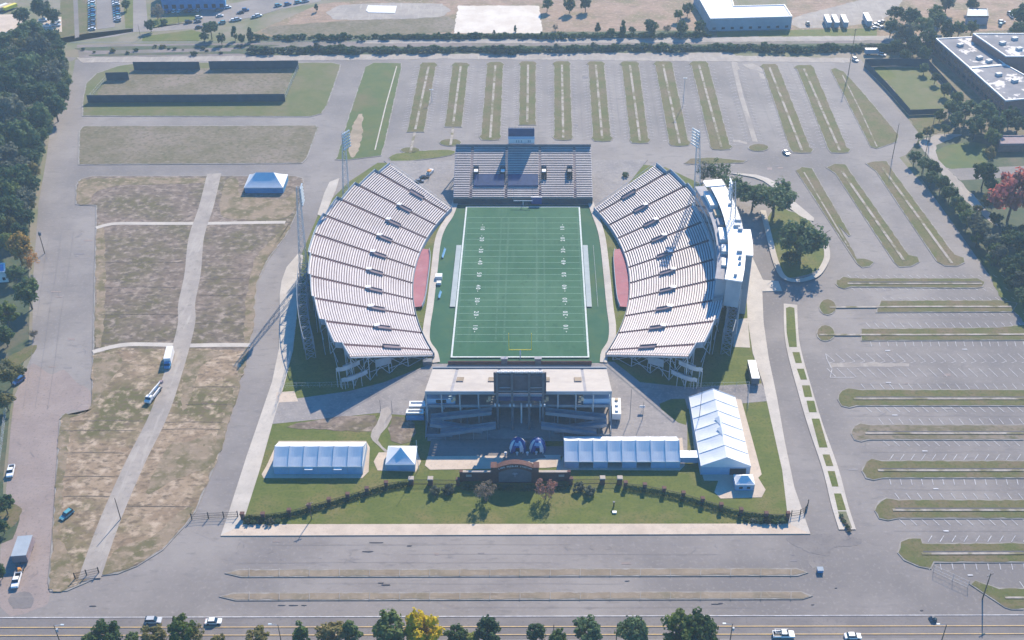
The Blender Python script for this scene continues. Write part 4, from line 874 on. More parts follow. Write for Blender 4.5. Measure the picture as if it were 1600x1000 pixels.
def dome(label, px, py):
    x, y = g(px, py); t = thing('dome_canopy', label, 'canopy', (x, y, .2)); b = B(); n, m = 24, 8; r = 3.0; h = 4.6
    for i in range(n):
        a0, a1 = 2*pi*i/n, 2*pi*(i+1)/n; am = (a0+a1)/2; lobe = abs(sin(2*am))          # arched openings on four sides
        kmin = int((1-lobe)*m*.55)
        for k in range(kmin, m):
            t0, t1 = k/m*pi/2, (k+1)/m*pi/2
            f = lambda a, u: (r*cos(u)*cos(a), r*cos(u)*sin(a), h*sin(u))
            b.quad(f(a0, t0), f(a1, t0), f(a1, t1), f(a0, t1), 1 if (i % 6 in (1, 2) and k < 6) else 0)
    obj('shell', b.mesh('shell', ['blue', 'white']), t)
    b = B()
    f = lambda a, u: (r*1.03*cos(u)*cos(a), r*1.03*cos(u)*sin(a), h*1.03*sin(u))
    for i in range(6): b.quad(f(-pi/2-.5+i*.16, .72+.05*(i % 2)), f(-pi/2-.5+(i+1)*.16, .72), f(-pi/2-.5+(i+1)*.16, 1.08-.05*(i % 3)), f(-pi/2-.5+i*.16, 1.0))
    obj('emblem', b.mesh('emblem', 'vinyl_wall'), t)
    for k in range(4): a = pi/4+k*pi/2; obj('leg', B().tube((r*1.02*cos(a), r*1.02*sin(a), 0), (r*.9*cos(a), r*.9*sin(a), 1.6), .14, 5).mesh('leg', 'blue'), t)
dome('blue and white dome canopy on the plaza, the left one of the pair', 809, 702); dome('blue and white dome canopy on the plaza, nearer the eight bay tent', 840, 702)
for i, (px, py, lab) in enumerate(((790, 712, 'white stool at the left end of the row by the dome canopies'), (808, 712, 'white stool in front of the left dome canopy'), (824, 712, 'white stool in the gap between the two dome canopies'), (838, 711, 'white stool in front of the right dome canopy'))):
    t = thing('bar_table', lab.replace('stool', 'bar table'), 'table', (*g(px, py), .3), group='white bar tables by the dome canopies'); obj('tabletop', B().tube((0, 0, 1.02), (0, 0, 1.1), .5, 10).mesh('tabletop', 'white'), t); obj('stem', B().tube((0, 0, 0), (0, 0, 1.02), .3, 8, 0, .18).mesh('stem', 'vinyl'), t)

# ------------------------------------------------------------------ entrance monument
x0, y0 = g(805, 752)
t = thing('entrance_arch', 'dark brick entrance monument with arched top and pale lettering before the plaza', 'monument', (x0, y0, 0))
def arch_front(b, half, z0, zc, rise, ya, yb, m=0, n=18):
    top = [(-half+2*half*i/n, zc+rise*(1-((-1+2*i/n)**2))) for i in range(n+1)]
    b.side([(-half, z0)]+[(half, z0)]+top[::-1], ya, yb, m)
b = B(); arch_front(b, 6.2, 0, 6.2, 2.2, -.9, .9); obj('wall', b.mesh('wall', 'brick'), t)
b = B(); n = 18
for i in range(n):
    xa, xb = -6.3+12.6*i/n, -6.3+12.6*(i+1)/n; za, zb = [6.2+2.2*(1-(x/6.3)**2) for x in (xa, xb)]
    b.quad((xa, -1.05, za+.02), (xb, -1.05, zb+.02), (xb, 1.05, zb+.02), (xa, 1.05, za+.02)); b.quad((xa, -1.05, za-.22), (xb, -1.05, zb-.22), (xb, -1.05, zb+.02), (xa, -1.05, za+.02))
obj('coping', b.mesh('coping', 'brick'), t)
b = B(); arch_front(b, 5.2, .6, 4.6, 1.6, -1.0, -.9); obj('recess_panel', b.mesh('recess_panel', 'steel_dark'), t)
for s in (-1, 1): obj('cap', B().box((s*6.7, 0, 6.95), (1.9, 2.7, .3)).mesh('cap', 'brick'), obj('pier', B().box((s*6.7, 0, 3.4), (1.6, 2.4, 6.8)).mesh('pier', 'brick'), t))
word = 'LADD PEEBLES STADIUM'
lt = B(); lo_me = []
cu = bpy.data.curves.new('sign_letter', 'FONT'); cu.size = .82; cu.align_x = 'CENTER'; cu.extrude = .04
tmp = bpy.data.objects.new('tmp', cu); col.objects.link(tmp)
for i, ch in enumerate(word):
    if ch == ' ': continue
    cu.body = ch; bpy.context.view_layer.update(); me = bpy.data.meshes.new_from_object(tmp)
    x = -4.9+9.8*i/(len(word)-1); z = 5.7+1.75*(1-(x/6.2)**2)-.35; tilt = math.atan(2*1.75*x/6.2**2)
    mt = Matrix.Translation((x, -.97, z)) @ Matrix.Rotation(tilt, 4, 'Y') @ Matrix.Rotation(pi/2, 4, 'X')
    lt.add([mt @ v.co for v in me.vertices], [list(p.vertices) for p in me.polygons]); bpy.data.meshes.remove(me)
bpy.data.objects.remove(tmp)
obj('lettering', lt.mesh('lettering', 'white'), t)
b = B()
for k in range(7):
    a = -1.2+.4*k; b.tube((0, -1.03, 3.9), (sin(a)*1.0, -1.03, 3.9+cos(a)*.9), .09, 4)
b.tube((0, -1.03, 2.9), (0, -1.03, 3.9), .12, 4); obj('emblem', b.mesh('emblem', 'wall_cool'), t)
for s, lab in ((-1, 'low dark brick wing wall left of the arched entrance monument'), (1, 'low dark brick wing wall right of the arched entrance monument')):
    t = thing('wing_wall', lab, 'wall', (x0+s*12.3, y0+.2, 0)); obj('wall', B().box((0, 0, 2.0), (9.6, .7, 4.0)).mesh('wall', 'brick'), t); obj('coping', B().box((0, 0, 4.08), (9.9, 1.0, .18)).mesh('coping', 'stone'), t)
    for k in range(2): obj('pier', B().box((s*(4.8), -.1, 2.2-.0), (1.0, 1.1, 4.4)).mesh('pier', 'brick'), t) if k == 0 else obj('plaque', B().box((s*2.4, -.4, 2.6), (1.8, .12, .9)).mesh('plaque', 'stone'), t)
# brick fence posts with iron panels
LP = [(380, 812), (412, 812), (453, 806), (484, 798), (515, 789), (544, 781), (574, 772), (604, 763), (643, 757), (673, 757), (716, 758)]
RP = [(892, 757), (941, 756), (968, 756), (977, 763), (1007, 766), (1037, 772), (1067, 779), (1097, 788), (1126, 797), (1157, 805), (1196, 811), (1230, 811)]
def fence_run(P, label, stone):
    W = [g(*p) for p in P]; t = thing('iron_fence', label, 'fence', (0, 0, 0))
    for i, (x, y) in enumerate(W):
        big = i in stone; s = 1.5 if big else 1.05
        p = obj('brick_post', B().box((x, y, 1.35), (s, s, 2.7)).mesh('brick_post', 'brick'), t, None, 'thicker brick post with a pale stone cap' if big else None)
        obj('cap', B().box((x, y, 2.8), (s+.35, s+.35, .25), 0, 0, .85).mesh('cap', 'stone' if big else 'brick'), p)
    for i in range(len(W)-1):
        a, c = Vector((*W[i], 0)), Vector((*W[i+1], 0)); d = (c-a); L_ = d.length; d.normalize(); a += d*.6; c -= d*.6
        if L_ < 1.6: continue
        v = c-a; b = B()
        for z in (.3, 2.0): b.tube((a.x, a.y, z), (c.x, c.y, z), .06, 4)
        n = int(v.length/.22)
        for k in range(n+1): b.tube((a.x+v.x*k/n, a.y+v.y*k/n, .05), (a.x+v.x*k/n, a.y+v.y*k/n, 2.3), .03, 3)
        obj('panel', b.mesh('panel', 'iron'), t)
fence_run(LP, 'curved black iron fence with brick posts, left of the entrance arch', (8, 9)); fence_run(RP, 'curved black iron fence with brick posts, right of the entrance arch', (1, 2))
def gate(label, P):
    W = [Vector((*g(*p), 0)) for p in P]; o = thing('gate', label, 'gate', W[0]); b = B()
    for i, p in enumerate(W):
        v = p-W[0]; obj('post', B().box((v.x, v.y, 1.3), (.25, .25, 2.6)).mesh('post', 'iron'), o)
        if i:
            u = W[i-1]-W[0]
            for z in (.3, 1.2, 2.2): b.tube((u.x, u.y, z), (v.x, v.y, z), .05, 4)
            n = int((v-u).length/.3)
            for k in range(n): q = u+(v-u)*k/n; b.tube((q.x, q.y, .2), (q.x, q.y, 2.2), .025, 3)
    obj('leaf', b.mesh('leaf', 'iron'), o)
gate('black iron gates across the west drive and side walk', [(300, 812), (326, 810), (350, 809), (372, 808)])
gate('black iron gates across the end of the east side walk', [(1236, 807), (1250, 805), (1258, 800), (1262, 790)])
gate('thin pipe gate across the mouth of the gravel road', [(118, 905), (136, 900), (155, 896)])
def chain_fence(label, P, h=2.2, m='steel', nm='chain_link_fence', solid=None):
    W = [Vector((*g(*p), 0)) for p in P]; o = thing(nm, label, 'fence', W[0]); rl = B(); pn = B(); dn = set()
    for i in range(len(W)-1):
        u, v = W[i]-W[0], W[i+1]-W[0]; n = max(1, int((v-u).length/4))
        
        for k in range(n+1):
            q = u+(v-u)*k/n
            if (i, k) != (0, 0) and k == 0: continue
            obj('post', B().tube((q.x, q.y, 0), (q.x, q.y, h), .06, 4).mesh('post', m), o)
        for z in (h, h*.5, .15): rl.tube((u.x, u.y, z), (v.x, v.y, z), .035, 3)
        if solid:
            d = (v-u).normalized(); nn = Vector((-d.y, d.x, 0))*.06
            pn.quad((u.x+nn.x, u.y+nn.y, .1), (v.x+nn.x, v.y+nn.y, .1), (v.x+nn.x, v.y+nn.y, h), (u.x+nn.x, u.y+nn.y, h)); pn.quad((u.x-nn.x, u.y-nn.y, .1), (v.x-nn.x, v.y-nn.y, .1), (v.x-nn.x, v.y-nn.y, h), (u.x-nn.x, u.y-nn.y, h))
        else:
            k = int((v-u).length/1.2)
            for j in range(k): a, c = u+(v-u)*j/k, u+(v-u)*(j+1)/k; rl.tube((a.x, a.y, .1), (c.x, c.y, h), .014, 3); rl.tube((a.x, a.y, h), (c.x, c.y, .1), .014, 3)
    obj('rails', rl.mesh('rails', m), o)
    if solid: obj('screen', pn.mesh('screen', solid), o)
chain_fence('chain link fence along the west side walk of the stadium', [(432, 640), (447, 590), (458, 545), (464, 500)], 2.6)
chain_fence('chain link fence along the grass below the near end of the west stand', [(446, 607), (500, 606), (556, 604)], 2.4)
chain_fence('chain link fence below the near end of the east stand', [(1076, 607), (1130, 606), (1170, 605), (1168, 640)], 2.4)
chain_fence('wire fence at the left edge beside the parked pickup', [(10, 640), (4, 690), (-3, 740)], 2.2)
chain_fence('short wire fence closing the corner of the east lot near the big utility pole', [(1458, 893), (1488, 907), (1512, 918)], 2.6)
def screen(label, P, h): chain_fence(label, P, h, 'steel_dark', 'windscreen_fence', 'screen')
screen('dark windscreen on the far side of the practice field, left of its gap', [(210, 110), (313, 110)], 5.0)
screen('dark windscreen on the far side of the practice field, right of its gap', [(328, 109), (467, 108)], 5.0)
screen('short dark windscreen stepping in at the far left of the practice field', [(167, 126), (202, 125)], 4.6)
screen('longest dark windscreen, on the near side of the practice field', [(138, 161), (300, 160), (446, 159)], 4.4)
chain_fence('thin wire fence at the right end of the practice field', [(467, 108), (456, 132), (445, 158)], 3)
chain_fence('thin wire fence at the left end of the practice field', [(167, 126), (153, 142), (138, 160)], 3)
screen('dark screen along the far side of the small school field', [(1350, 104), (1400, 103), (1450, 104)], 4.5)
screen('dark screen along the parking lot side of the small school field', [(1350, 104), (1385, 140), (1420, 180)], 3.5)
screen('dark screen along the near side of the small school field', [(1420, 180), (1472, 178)], 3)
screen('dark screen between the small school field and the school', [(1450, 104), (1475, 132), (1500, 160)], 3.5)

# ------------------------------------------------------------------ buildings
def building(label, roof_px, h, wm='wall_cool', rm='roof_grey', name='building', win=(), trim='white', door=None, extra=None):
    W = [g(*p, h) for p in roof_px]; ox, oy = W[0]; Q = [(x-ox, y-oy) for x, y in W]
    o = thing(name, label, 'building', (ox, oy, 0))
    obj('wall', B().prism(Q, -.1, h-.1).mesh('wall', wm), o); obj('roof', B().prism(offset(Q, .5), h-.1, h+.05).mesh('roof', rm), o)
    b = B(); I = offset(Q, .55); n = len(Q)
    for i in range(n):
        j = (i+1) % n; q = [(*Q[i], h+.5), (*Q[j], h+.5), (*I[j], h+.5), (*I[i], h+.5)]; b.quad(*q); b.quad((*Q[i], h-.5), (*Q[j], h-.5), (*Q[j], h+.5), (*Q[i], h+.5)); b.quad((*I[j], h), (*I[i], h), (*I[i], h+.5), (*I[j], h+.5))
    obj('parapet', b.mesh('parapet', trim), o)
    for (i, k, z0_, z1_, frac) in win:
        a, c = Vector((*Q[i], 0)), Vector((*Q[(i+1) % n], 0)); d = c-a; nn = Vector((d.y, -d.x, 0)).normalized()*.08; ctr = sum((Vector((*q, 0)) for q in Q), Vector())/n
        if (a+nn-ctr).length < (a-nn-ctr).length: nn = -nn
        for j in range(k):
            p, q = a+d*((j+.5-frac/2)/k)+nn, a+d*((j+.5+frac/2)/k)+nn
            obj('window', B().quad((p.x, p.y, z0_), (q.x, q.y, z0_), (q.x, q.y, z1_), (p.x, p.y, z1_)).mesh('window', 'glass'), o)
    return o
building('pale L shaped warehouse with a white edged flat roof beyond the rail line', [(1110, 30), (1238, 26.5), (1226, 8), (1147, 10), (1141, -14), (1085, -14)], 7.5, 'wall_cool', 'roof_pale', 'warehouse', ((0, 9, 1.0, 2.4, .35),))
t = building('flat roofed school block with weathered pale patches, nearest the trees', [(1571, 158), (1514, 107), (1572, 102), (1660, 150), (1640, 152)], 9, 'wall_brick', 'roof_grey', 'school_block', ((0, 8, 2, 4, .6), (0, 8, 5.5, 7.5, .6)))
t = building('flat roofed school block behind the nearest one, with a pale patch and roof vents', [(1514, 106.5), (1462, 61), (1520, 58), (1571, 101.5)], 9, 'wall_brick', 'roof_grey', 'school_block', ((0, 7, 2, 4, .6), (0, 7, 5.5, 7.5, .6)))
building('tallest school hall, a flat dark roof at the right edge', [(1572, 89), (1520, 53), (1680, 53), (1720, 89)], 13, 'wall_brick', 'roof_grey', 'school_hall')
building('long building with a dark shadowed wall at the top edge above the parked cars', [(250, -6), (350, -8), (350, -30), (250, -28)], 9, 'blue_mid', 'roof_grey', 'store_building', ((0, 8, 1, 3.5, .5),))  # blue shadow of the near wall is put into its colour
building('house with a red brown roof in the trees at the right edge', [(1560, 213), (1640, 212), (1640, 225), (1562, 226)], 4, 'wall_brick', 'maroon', 'house', trim='maroon')
building('small blue roofed house among the trees at the left edge', [(-25, 428), (9, 426), (8, 412), (-25, 414)], 4.5, 'white', 'blue_mid', 'house', ((0, 3, 1, 2.4, .4),), trim='white')
building('low dark house with a teal roof among trees near the top right corner', [(1510, 26), (1545, 26), (1543, 14), (1512, 13)], 5, 'wall_cool', 'blue_mid', 'house', trim='steel_dark')
building('white ticket trailer with four small windows beside the pale stand', [(639, 636.5), (665, 636.5), (664, 628), (640, 628)], 2.9, 'white', 'white', 'ticket_booth', ((0, 4, 1.2, 2.3, .5),))
building('low shed with a pale worn roof left of the pale stand ramps', [(634, 647), (662, 647), (662, 640.5), (636, 640.5)], 3.0, 'blue_mid', 'sand', 'shed')
for nm, hh, pts in (('school_block', 9, ((1530, 92), (1545, 97), (1500, 72))), ('school_block', 9, ((1585, 128), (1560, 118))), ('school_hall', 13, ((1566, 69), (1585, 62), (1592, 78)))):
    for px, py in pts:
        o = next(q for q in col.objects if q.name.startswith(nm) and q.parent is None and (nm == 'school_hall' or (q.name == 'school_block') == (py > 110)))
        x, y = g(px, py, hh); obj('roof_unit', B().box((x-o.location.x, y-o.location.y, hh+.75), (3.2, 2.2, 1.4), .4).mesh('roof_unit', 'steel'), o)

# ------------------------------------------------------------------ vehicles
def wheel(b, x, y, r=.33, w_=.24, m=0): b.tube((x, y-w_/2, r), (x, y+w_/2, r), r, 10, m)
_vm = {}
def car_parts(kind, c):
    k = (kind, c)
    if k in _vm: return _vm[k]
    pm = 'car_'+c; P_ = []; L_, W_ = (4.6, 1.8)
    if kind in ('sedan', 'suv'):
        hb, hc = (.78, 1.42) if kind == 'sedan' else (.95, 1.75)
        prof = [(-2.3, .3), (2.25, .3), (2.3, .55), (2.2, .72), (1.2, hb), (-1.9, hb+.02), (-2.28, hb-.1)]
        P_.append(('body', B().side(prof, -.88, .88).mesh('body', pm)))
        rear = -1.75 if kind == 'sedan' else -2.2
        gl = [(1.15, hb-.02), (.45, hc-.06), (rear+.55 if kind == 'sedan' else rear+.2, hc-.06), (rear, hb-.02)]
        P_.append(('cabin_glass', B().side(gl, -.78, .78).mesh('cabin_glass', 'glass')))
        P_.append(('roof', B().box(((.42+rear+.5)/2, 0, hc-.02), (abs(.42-rear-.5), 1.42, .09), 0, 0, .94).mesh('roof', pm)))
        wx = (-1.4, 1.4)
    elif kind in ('pickup', 'truck'):
        s = 1.0 if kind == 'pickup' else 1.08
        P_.append(('body', B().side([(2.7*s, .4), (2.75*s, .75), (2.6*s, 1.0), (1.3*s, 1.12), (-.75*s, 1.12), (-.75*s, .4)], -.95*s, .95*s).mesh('body', pm)))
        P_.append(('cabin_glass', B().side([(1.35*s, 1.1), (.75*s, 1.74), (-.6*s, 1.74), (-.75*s, 1.1)], -.84*s, .84*s).mesh('cabin_glass', 'glass')))
        P_.append(('roof', B().box((.06*s, 0, 1.78), (1.3*s, 1.6*s, .1), 0, 0, .94).mesh('roof', pm)))
        b = B(); b.box((-1.75*s, .9*s, .8), (2.0*s, .12, .7)); b.box((-1.75*s, -.9*s, .8), (2.0*s, .12, .7)); b.box((-2.72*s, 0, .8), (.1, 1.8*s, .7)); b.box((-1.75*s, 0, .55), (2.0*s, 1.7*s, .12), 0, 1)
        P_.append(('cargo_bed', b.mesh('cargo_bed', [pm, 'black']))); wx = (-1.75*s, 1.75*s)
    for x in wx:
        for y in (-.82, .82): P_.append(('wheel', (lambda b: (wheel(b, x, y), b)[1])(B()).mesh('wheel', 'tyre')))
    xf = 2.27 if kind in ('sedan', 'suv') else 2.72
    for y in (-.6, .6): P_.append(('headlight', B().box((xf, y, .62), (.08, .36, .16)).mesh('headlight', 'lamp')))
    for y in (-.65, .65): P_.append(('tail_light', B().box((-2.3 if kind in ('sedan', 'suv') else -2.78, y, .68), (.06, .26, .2)).mesh('tail_light', 'red')))
    _vm[k] = P_; return P_
def car(label, px, py, deg, kind='sedan', c='white', cat='car', name='parked_car', group=None, z=.33):
    x, y = g(px, py); return thing(name, label, cat, (x, y, z-.15), R(deg), car_parts(kind, c), group)
def hdg(p, q): a, c = g(*p), g(*q); return math.degrees(math.atan2(c[1]-a[1], c[0]-a[0]))
car('dark blue car with a pale roof parked against the trees at the left edge', 30, 597, hdg((40, 590), (20, 603)), 'suv', 'blue')
car('white pickup parked by the wire fence at the left edge', 18, 739, hdg((22, 728), (17, 750)), 'pickup', 'white', 'pickup', 'pickup_truck')
car('pale teal station wagon on the dry dirt lot', 105, 807, hdg((118, 797), (95, 815)), 'suv', 'teal')
car('white pickup hitched to the dark trailer at the lower left corner', 27, 910, hdg((31, 898), (24, 922)), 'pickup', 'white', 'pickup', 'pickup_truck')
car('dark car half hidden by trees at the left edge below the pickup', 14, 752, hdg((20, 745), (8, 760)), 'sedan', 'black') if 0 else None
car('silver car on the front road behind two small trees', 240, 972, 2, 'suv', 'silver', name='moving_car', z=.2)
car('white car on the front road beside the yellow green trees', 334, 973, 2, 'sedan', 'white', name='moving_car', z=.2)
car('white car on the front road near the right end, seen nose right', 1332, 996, 0, 'sedan', 'white', name='moving_car', z=.2)
t = car('white pickup on the front road right of the tall green tree', 1224, 994, 0, 'truck', 'white', 'pickup', 'moving_pickup', z=.2); obj('ladder_rack', (lambda b: (b.tube((-2.6, -.7, 2.1), (1.2, -.7, 2.1), .06, 4), b.tube((-2.6, .7, 2.1), (1.2, .7, 2.1), .06, 4), b.box((-2.4, 0, 2.05), (.1, 1.5, .1)), b)[-1])(B()).mesh('ladder_rack', 'white'), t)
car('white sedan alone in the far lot near the small oval islands', 1228, 240, -70, 'sedan', 'white')
car('silver car partly behind the pink tree at the right', 1552, 296, 10, 'sedan', 'silver')
car('white car outside the red roofed house at the right edge', 1583, 229, 8, 'sedan', 'white')
def box_truck(label, px, py, deg, L_=6.5, c='white', cab='blue_mid', h=3.3, gp=None):
    x, y = g(px, py); t = thing('box_truck', label, 'truck', (x, y, .15), R(deg), group=gp)
    obj('cargo_box', B().box((-1.2, 0, .75+h/2-.3), (L_, 2.4, h-.5)).mesh('cargo_box', c), t)
    k = L_/2-1.2; obj('cab', B().side([(k+.1, .45), (k+2.2, .45), (k+2.3, 1.2), (k+1.7, 1.4), (k+1.2, 2.2), (k+.1, 2.25)], -1.05, 1.05).mesh('cab', cab), t)
    obj('windscreen', B().side([(k+1.72, 1.45), (k+1.24, 2.15), (k+1.30, 2.19), (k+1.80, 1.5)], -.95, .95).mesh('windscreen', 'glass'), t)
    for xx in (-L_/2+.3, k+1.3):
        for yy in (-.95, .95): obj('wheel', (lambda b: (wheel(b, xx, yy, .45, .3), b)[1])(B()).mesh('wheel', 'tyre'), t)
    return t
box_truck('box truck with a blue cab standing on the gravel road', 265, 566, hdg((270, 545), (260, 585)), 7.5)
x, y = g(241, 620); t = thing('bucket_truck', 'white bucket truck with a dark boom on the gravel road below the box truck', 'truck', (x, y, .3), R(hdg((258, 602), (233, 634))))
obj('chassis', B().box((-.8, 0, .7), (7.0, 2.2, .35)).mesh('chassis', 'steel_dark'), t); obj('cab', B().side([(2.2, .5), (4.6, .5), (4.7, 1.3), (3.9, 1.5), (3.4, 2.3), (2.2, 2.3)], -1.05, 1.05).mesh('cab', 'white'), t)
obj('windscreen', B().side([(3.93, 1.55), (3.45, 2.24), (3.52, 2.27), (4.02, 1.6)], -.95, .95).mesh('windscreen', 'glass'), t); obj('tool_box', (lambda b: (b.box((-.8, .85, 1.2), (4.8, .5, .9)), b.box((-.8, -.85, 1.2), (4.8, .5, .9)), b)[-1])(B()).mesh('tool_box', 'white'), t)
obj('boom', (lambda b: (b.tube((-1, 0, 1.6), (-4.6, .3, 2.8), .25, 6), b.tube((-4.6, .3, 2.8), (2.6, 0, 2.75), .22, 6), b)[-1])(B()).mesh('boom', 'white'), t); obj('bucket', B().box((-5.2, .4, 2.3), (1.1, 1.1, 1.1)).mesh('bucket', 'maroon'), t); obj('outrigger', B().box((-2.9, 0, 1.2), (1.6, 2.3, .6)).mesh('outrigger', 'steel_dark'), t)
for xx in (-2.8, 3.2):
    for yy in (-.95, .95): obj('wheel', (lambda b: (wheel(b, xx, yy, .45, .3), b)[1])(B()).mesh('wheel', 'tyre'), t)
def cargo_trailer(label, px, py, deg, L_, wd=2.5, h=2.9, c='white', side=None, gp=None, cat='trailer'):
    x, y = g(px, py); t = thing('cargo_trailer', label, cat, (x, y, .15), R(deg), group=gp)
    obj('box', B().box((0, 0, .8+h/2-.4), (L_, wd, h-.6)).mesh('box', side or c), t); obj('roof', B().box((0, 0, h+.16), (L_+.1, wd+.1, .14)).mesh('roof', c), t)
    b = B()
    for xx in (-L_*.3, -L_*.3+1.1):
        for yy in (-wd*.42, wd*.42): wheel(b, xx, yy, .42, .3)
    obj('wheels', b.mesh('wheels', 'tyre'), t); obj('hitch', B().box((L_/2+.6, 0, .6), (1.4, .25, .2)).mesh('hitch', 'steel_dark'), t); return t
t = cargo_trailer('silver roofed livestock trailer at the lower left behind the white pickup', 39, 866, hdg((45, 848), (33, 884)), 8, 4.2, 3.3, 'wall_cool', 'maroon')
x, y = g(31, 893); t = thing('flatbed_trailer', 'small orange loaded flatbed coupled to the lower left pickup', 'trailer', (x, y, .2), R(hdg((34, 885), (29, 900)))); obj('deck', B().box((0, 0, .7), (3.2, 2.2, .2)).mesh('deck', 'steel_dark'), t); obj('load', B().box((.2, .2, 1.1), (1.4, 1.1, .6), .3, 0, .7).mesh('load', 'orange'), t); obj('wheels', (lambda b: (wheel(b, 0, -1.1), wheel(b, 0, 1.1), b)[-1])(B()).mesh('wheels', 'tyre'), t)
cargo_trailer('white box trailer with dark sides beside the east side walk', 1176, 589, hdg((1172, 572), (1180, 606)), 10.5, 2.7, 3.2, 'white', 'steel_dark')
t = cargo_trailer('white food trailer with rooftop air units beside the pale stand', 962.5, 646, hdg((962, 632), (963, 660)), 8.5, 2.9, 3.0, 'white')
for xx, m_ in ((2.6, 'white'), (-.3, 'white'), (-3, 'tan')): obj('air_unit', B().box((xx, .1, 3.5), (1.1, 1.0, .6)).mesh('air_unit', m_), t)
obj('serving_hatch', B().box((1, 1.5, 1.8), (2.4, .1, 1.0)).mesh('serving_hatch', 'glass'), t)
gp = 'white truck trailers in the far yard'
for px, lab in ((1292, 'first of three, nearest the warehouse'), (1304, 'middle one of three side by side'), (1318, 'last of the three side by side')):
    cargo_trailer('long white truck trailer in the far yard, '+lab, px, 39, hdg((px-6, 26), (px+4, 48)), 13, 2.6, 3.8, 'white', 'wall_cool', gp)
cargo_trailer('long white truck trailer standing apart in the far yard by the cars', 1354, 37, hdg((1347, 22), (1360, 48)), 14, 2.8, 4, 'white', 'wall_cool', gp)
cargo_trailer('short white trailer parked behind the small school field', 1361, 85, 0, 7.5, 2.6, 3, 'white', 'wall_cool')
car('white van like car beside the trailer behind the school field', 1378, 87, -30, 'suv', 'white')
car('pale green car at the far corner of the lot by the tall pole', 1336, 95, -70, 'suv', 'white')
car('white pickup left of the three trailers in the far yard', 1262, 39, 90, 'pickup', 'grey', 'pickup', 'pickup_truck')
gp = 'cars at the top of the far left lots'
cols = ['teal', 'white', 'blue', 'silver', 'black', 'white', 'grey', 'blue', 'white', 'teal', 'silver', 'black', 'beige', 'white', 'blue', 'silver', 'grey', 'red']
ORD = ['first', 'second', 'third', 'fourth', 'fifth', 'sixth', 'seventh', 'eighth', 'ninth', 'tenth', 'eleventh', 'twelfth', 'thirteenth', 'fourteenth', 'fifteenth', 'sixteenth']
for i in range(13): c = cols[(i*5+1) % 17]; car(f'{c} car in the longer far left row, {ORD[i]} from its near end', 144-.5*(i > 8), 46.5-3.6*i, hdg((150, 30), (136, 30)), ('sedan', 'suv')[i % 2], c, group=gp)
for i in range(10): c = cols[(i*7+3) % 17]; car(f'{c} car in the shorter far left row, {ORD[i]} from its near end', 184-.7*i*.5, 33-3.6*i, hdg((190, 20), (178, 20)), ('suv', 'sedan')[i % 2], c, group=gp)
for i, px in enumerate((263, 273, 281, 293, 297, 305, 311)): c = cols[(i*3+2) % 17]; car(f'{c} car in the line beneath the long dark building, {ORD[i]} from its left end', px, 19.5-.35*i, 75, ('sedan', 'suv')[i % 2], c, group=gp)
for i, (px, py, c) in enumerate(((340, 17, 'grey'), (356, 13, 'white'), (344, 26, 'white'), (347, 37, 'teal'), (365, 33, 'white'), (372, 32, 'silver'), (376, 21, 'black'), (384, 17, 'blue'), (398, 28, 'silver'), (295, 36, 'black'), (309, 35, 'grey'), (311, 44, 'black'), (311, 29, 'white'))):
    car(f'{c} car in the loosely filled far lot, {ORD[i]} counting from the dark building', px, py, random.choice((20, 15, 25, 200)), random.choice(('sedan', 'suv')), c, group=gp)
for i, (px, py, c) in enumerate(((435, 10, 'teal'), (450, 8, 'blue'), (466, 5, 'teal'), (478, 3, 'silver'), (404, 26, 'white'))): car(f'{c} car queued on the far diagonal road, {ORD[i]} along it', px, py, 28, 'suv', c, name='moving_car', group='cars on the far diagonal road')
for i, (px, py, c) in enumerate(((1368, 40, 'white'), (1374, 37, 'silver'), (1366, 45, 'white'), (1377, 44, 'silver'), (1379, 35, 'grey'))): car(f'{c} car in the cluster beside the lone far trailer, {ORD[i]} of the cluster', px, py, 10+i*12, 'sedan', c, group='cars clustered by the far trailer')
for i, (px, py, c) in enumerate(((1565, 36, 'white'), (1578, 22, 'silver'), (1563, 40, 'teal'), (1580, 27, 'white'))): car(f'{c} car on the bare ground beyond the school, {ORD[i]} of a loose group', px, py, 30*i, 'suv', c, group='cars beyond the school')
for i, px in enumerate((3, 10, 17)): cargo_trailer(f'pale boat trailer at the top left corner, {ORD[i]} of three slanted side by side', px, 15, 60, 9, 2.4, 2.4, ('white', 'tan', 'yellow')[i], None, 'pale trailers at the top left corner')
for i, (px, py, c) in enumerate(((68, 33, 'white'), (88, 35, 'white'), (74, 42, 'white'), (88, 41, 'silver'))): car(f'{c} vehicle on the pale lot behind the left wood, {ORD[i]} of four', px, py, 5, 'pickup', c, 'pickup', 'pickup_truck', 'vehicles behind the left wood')

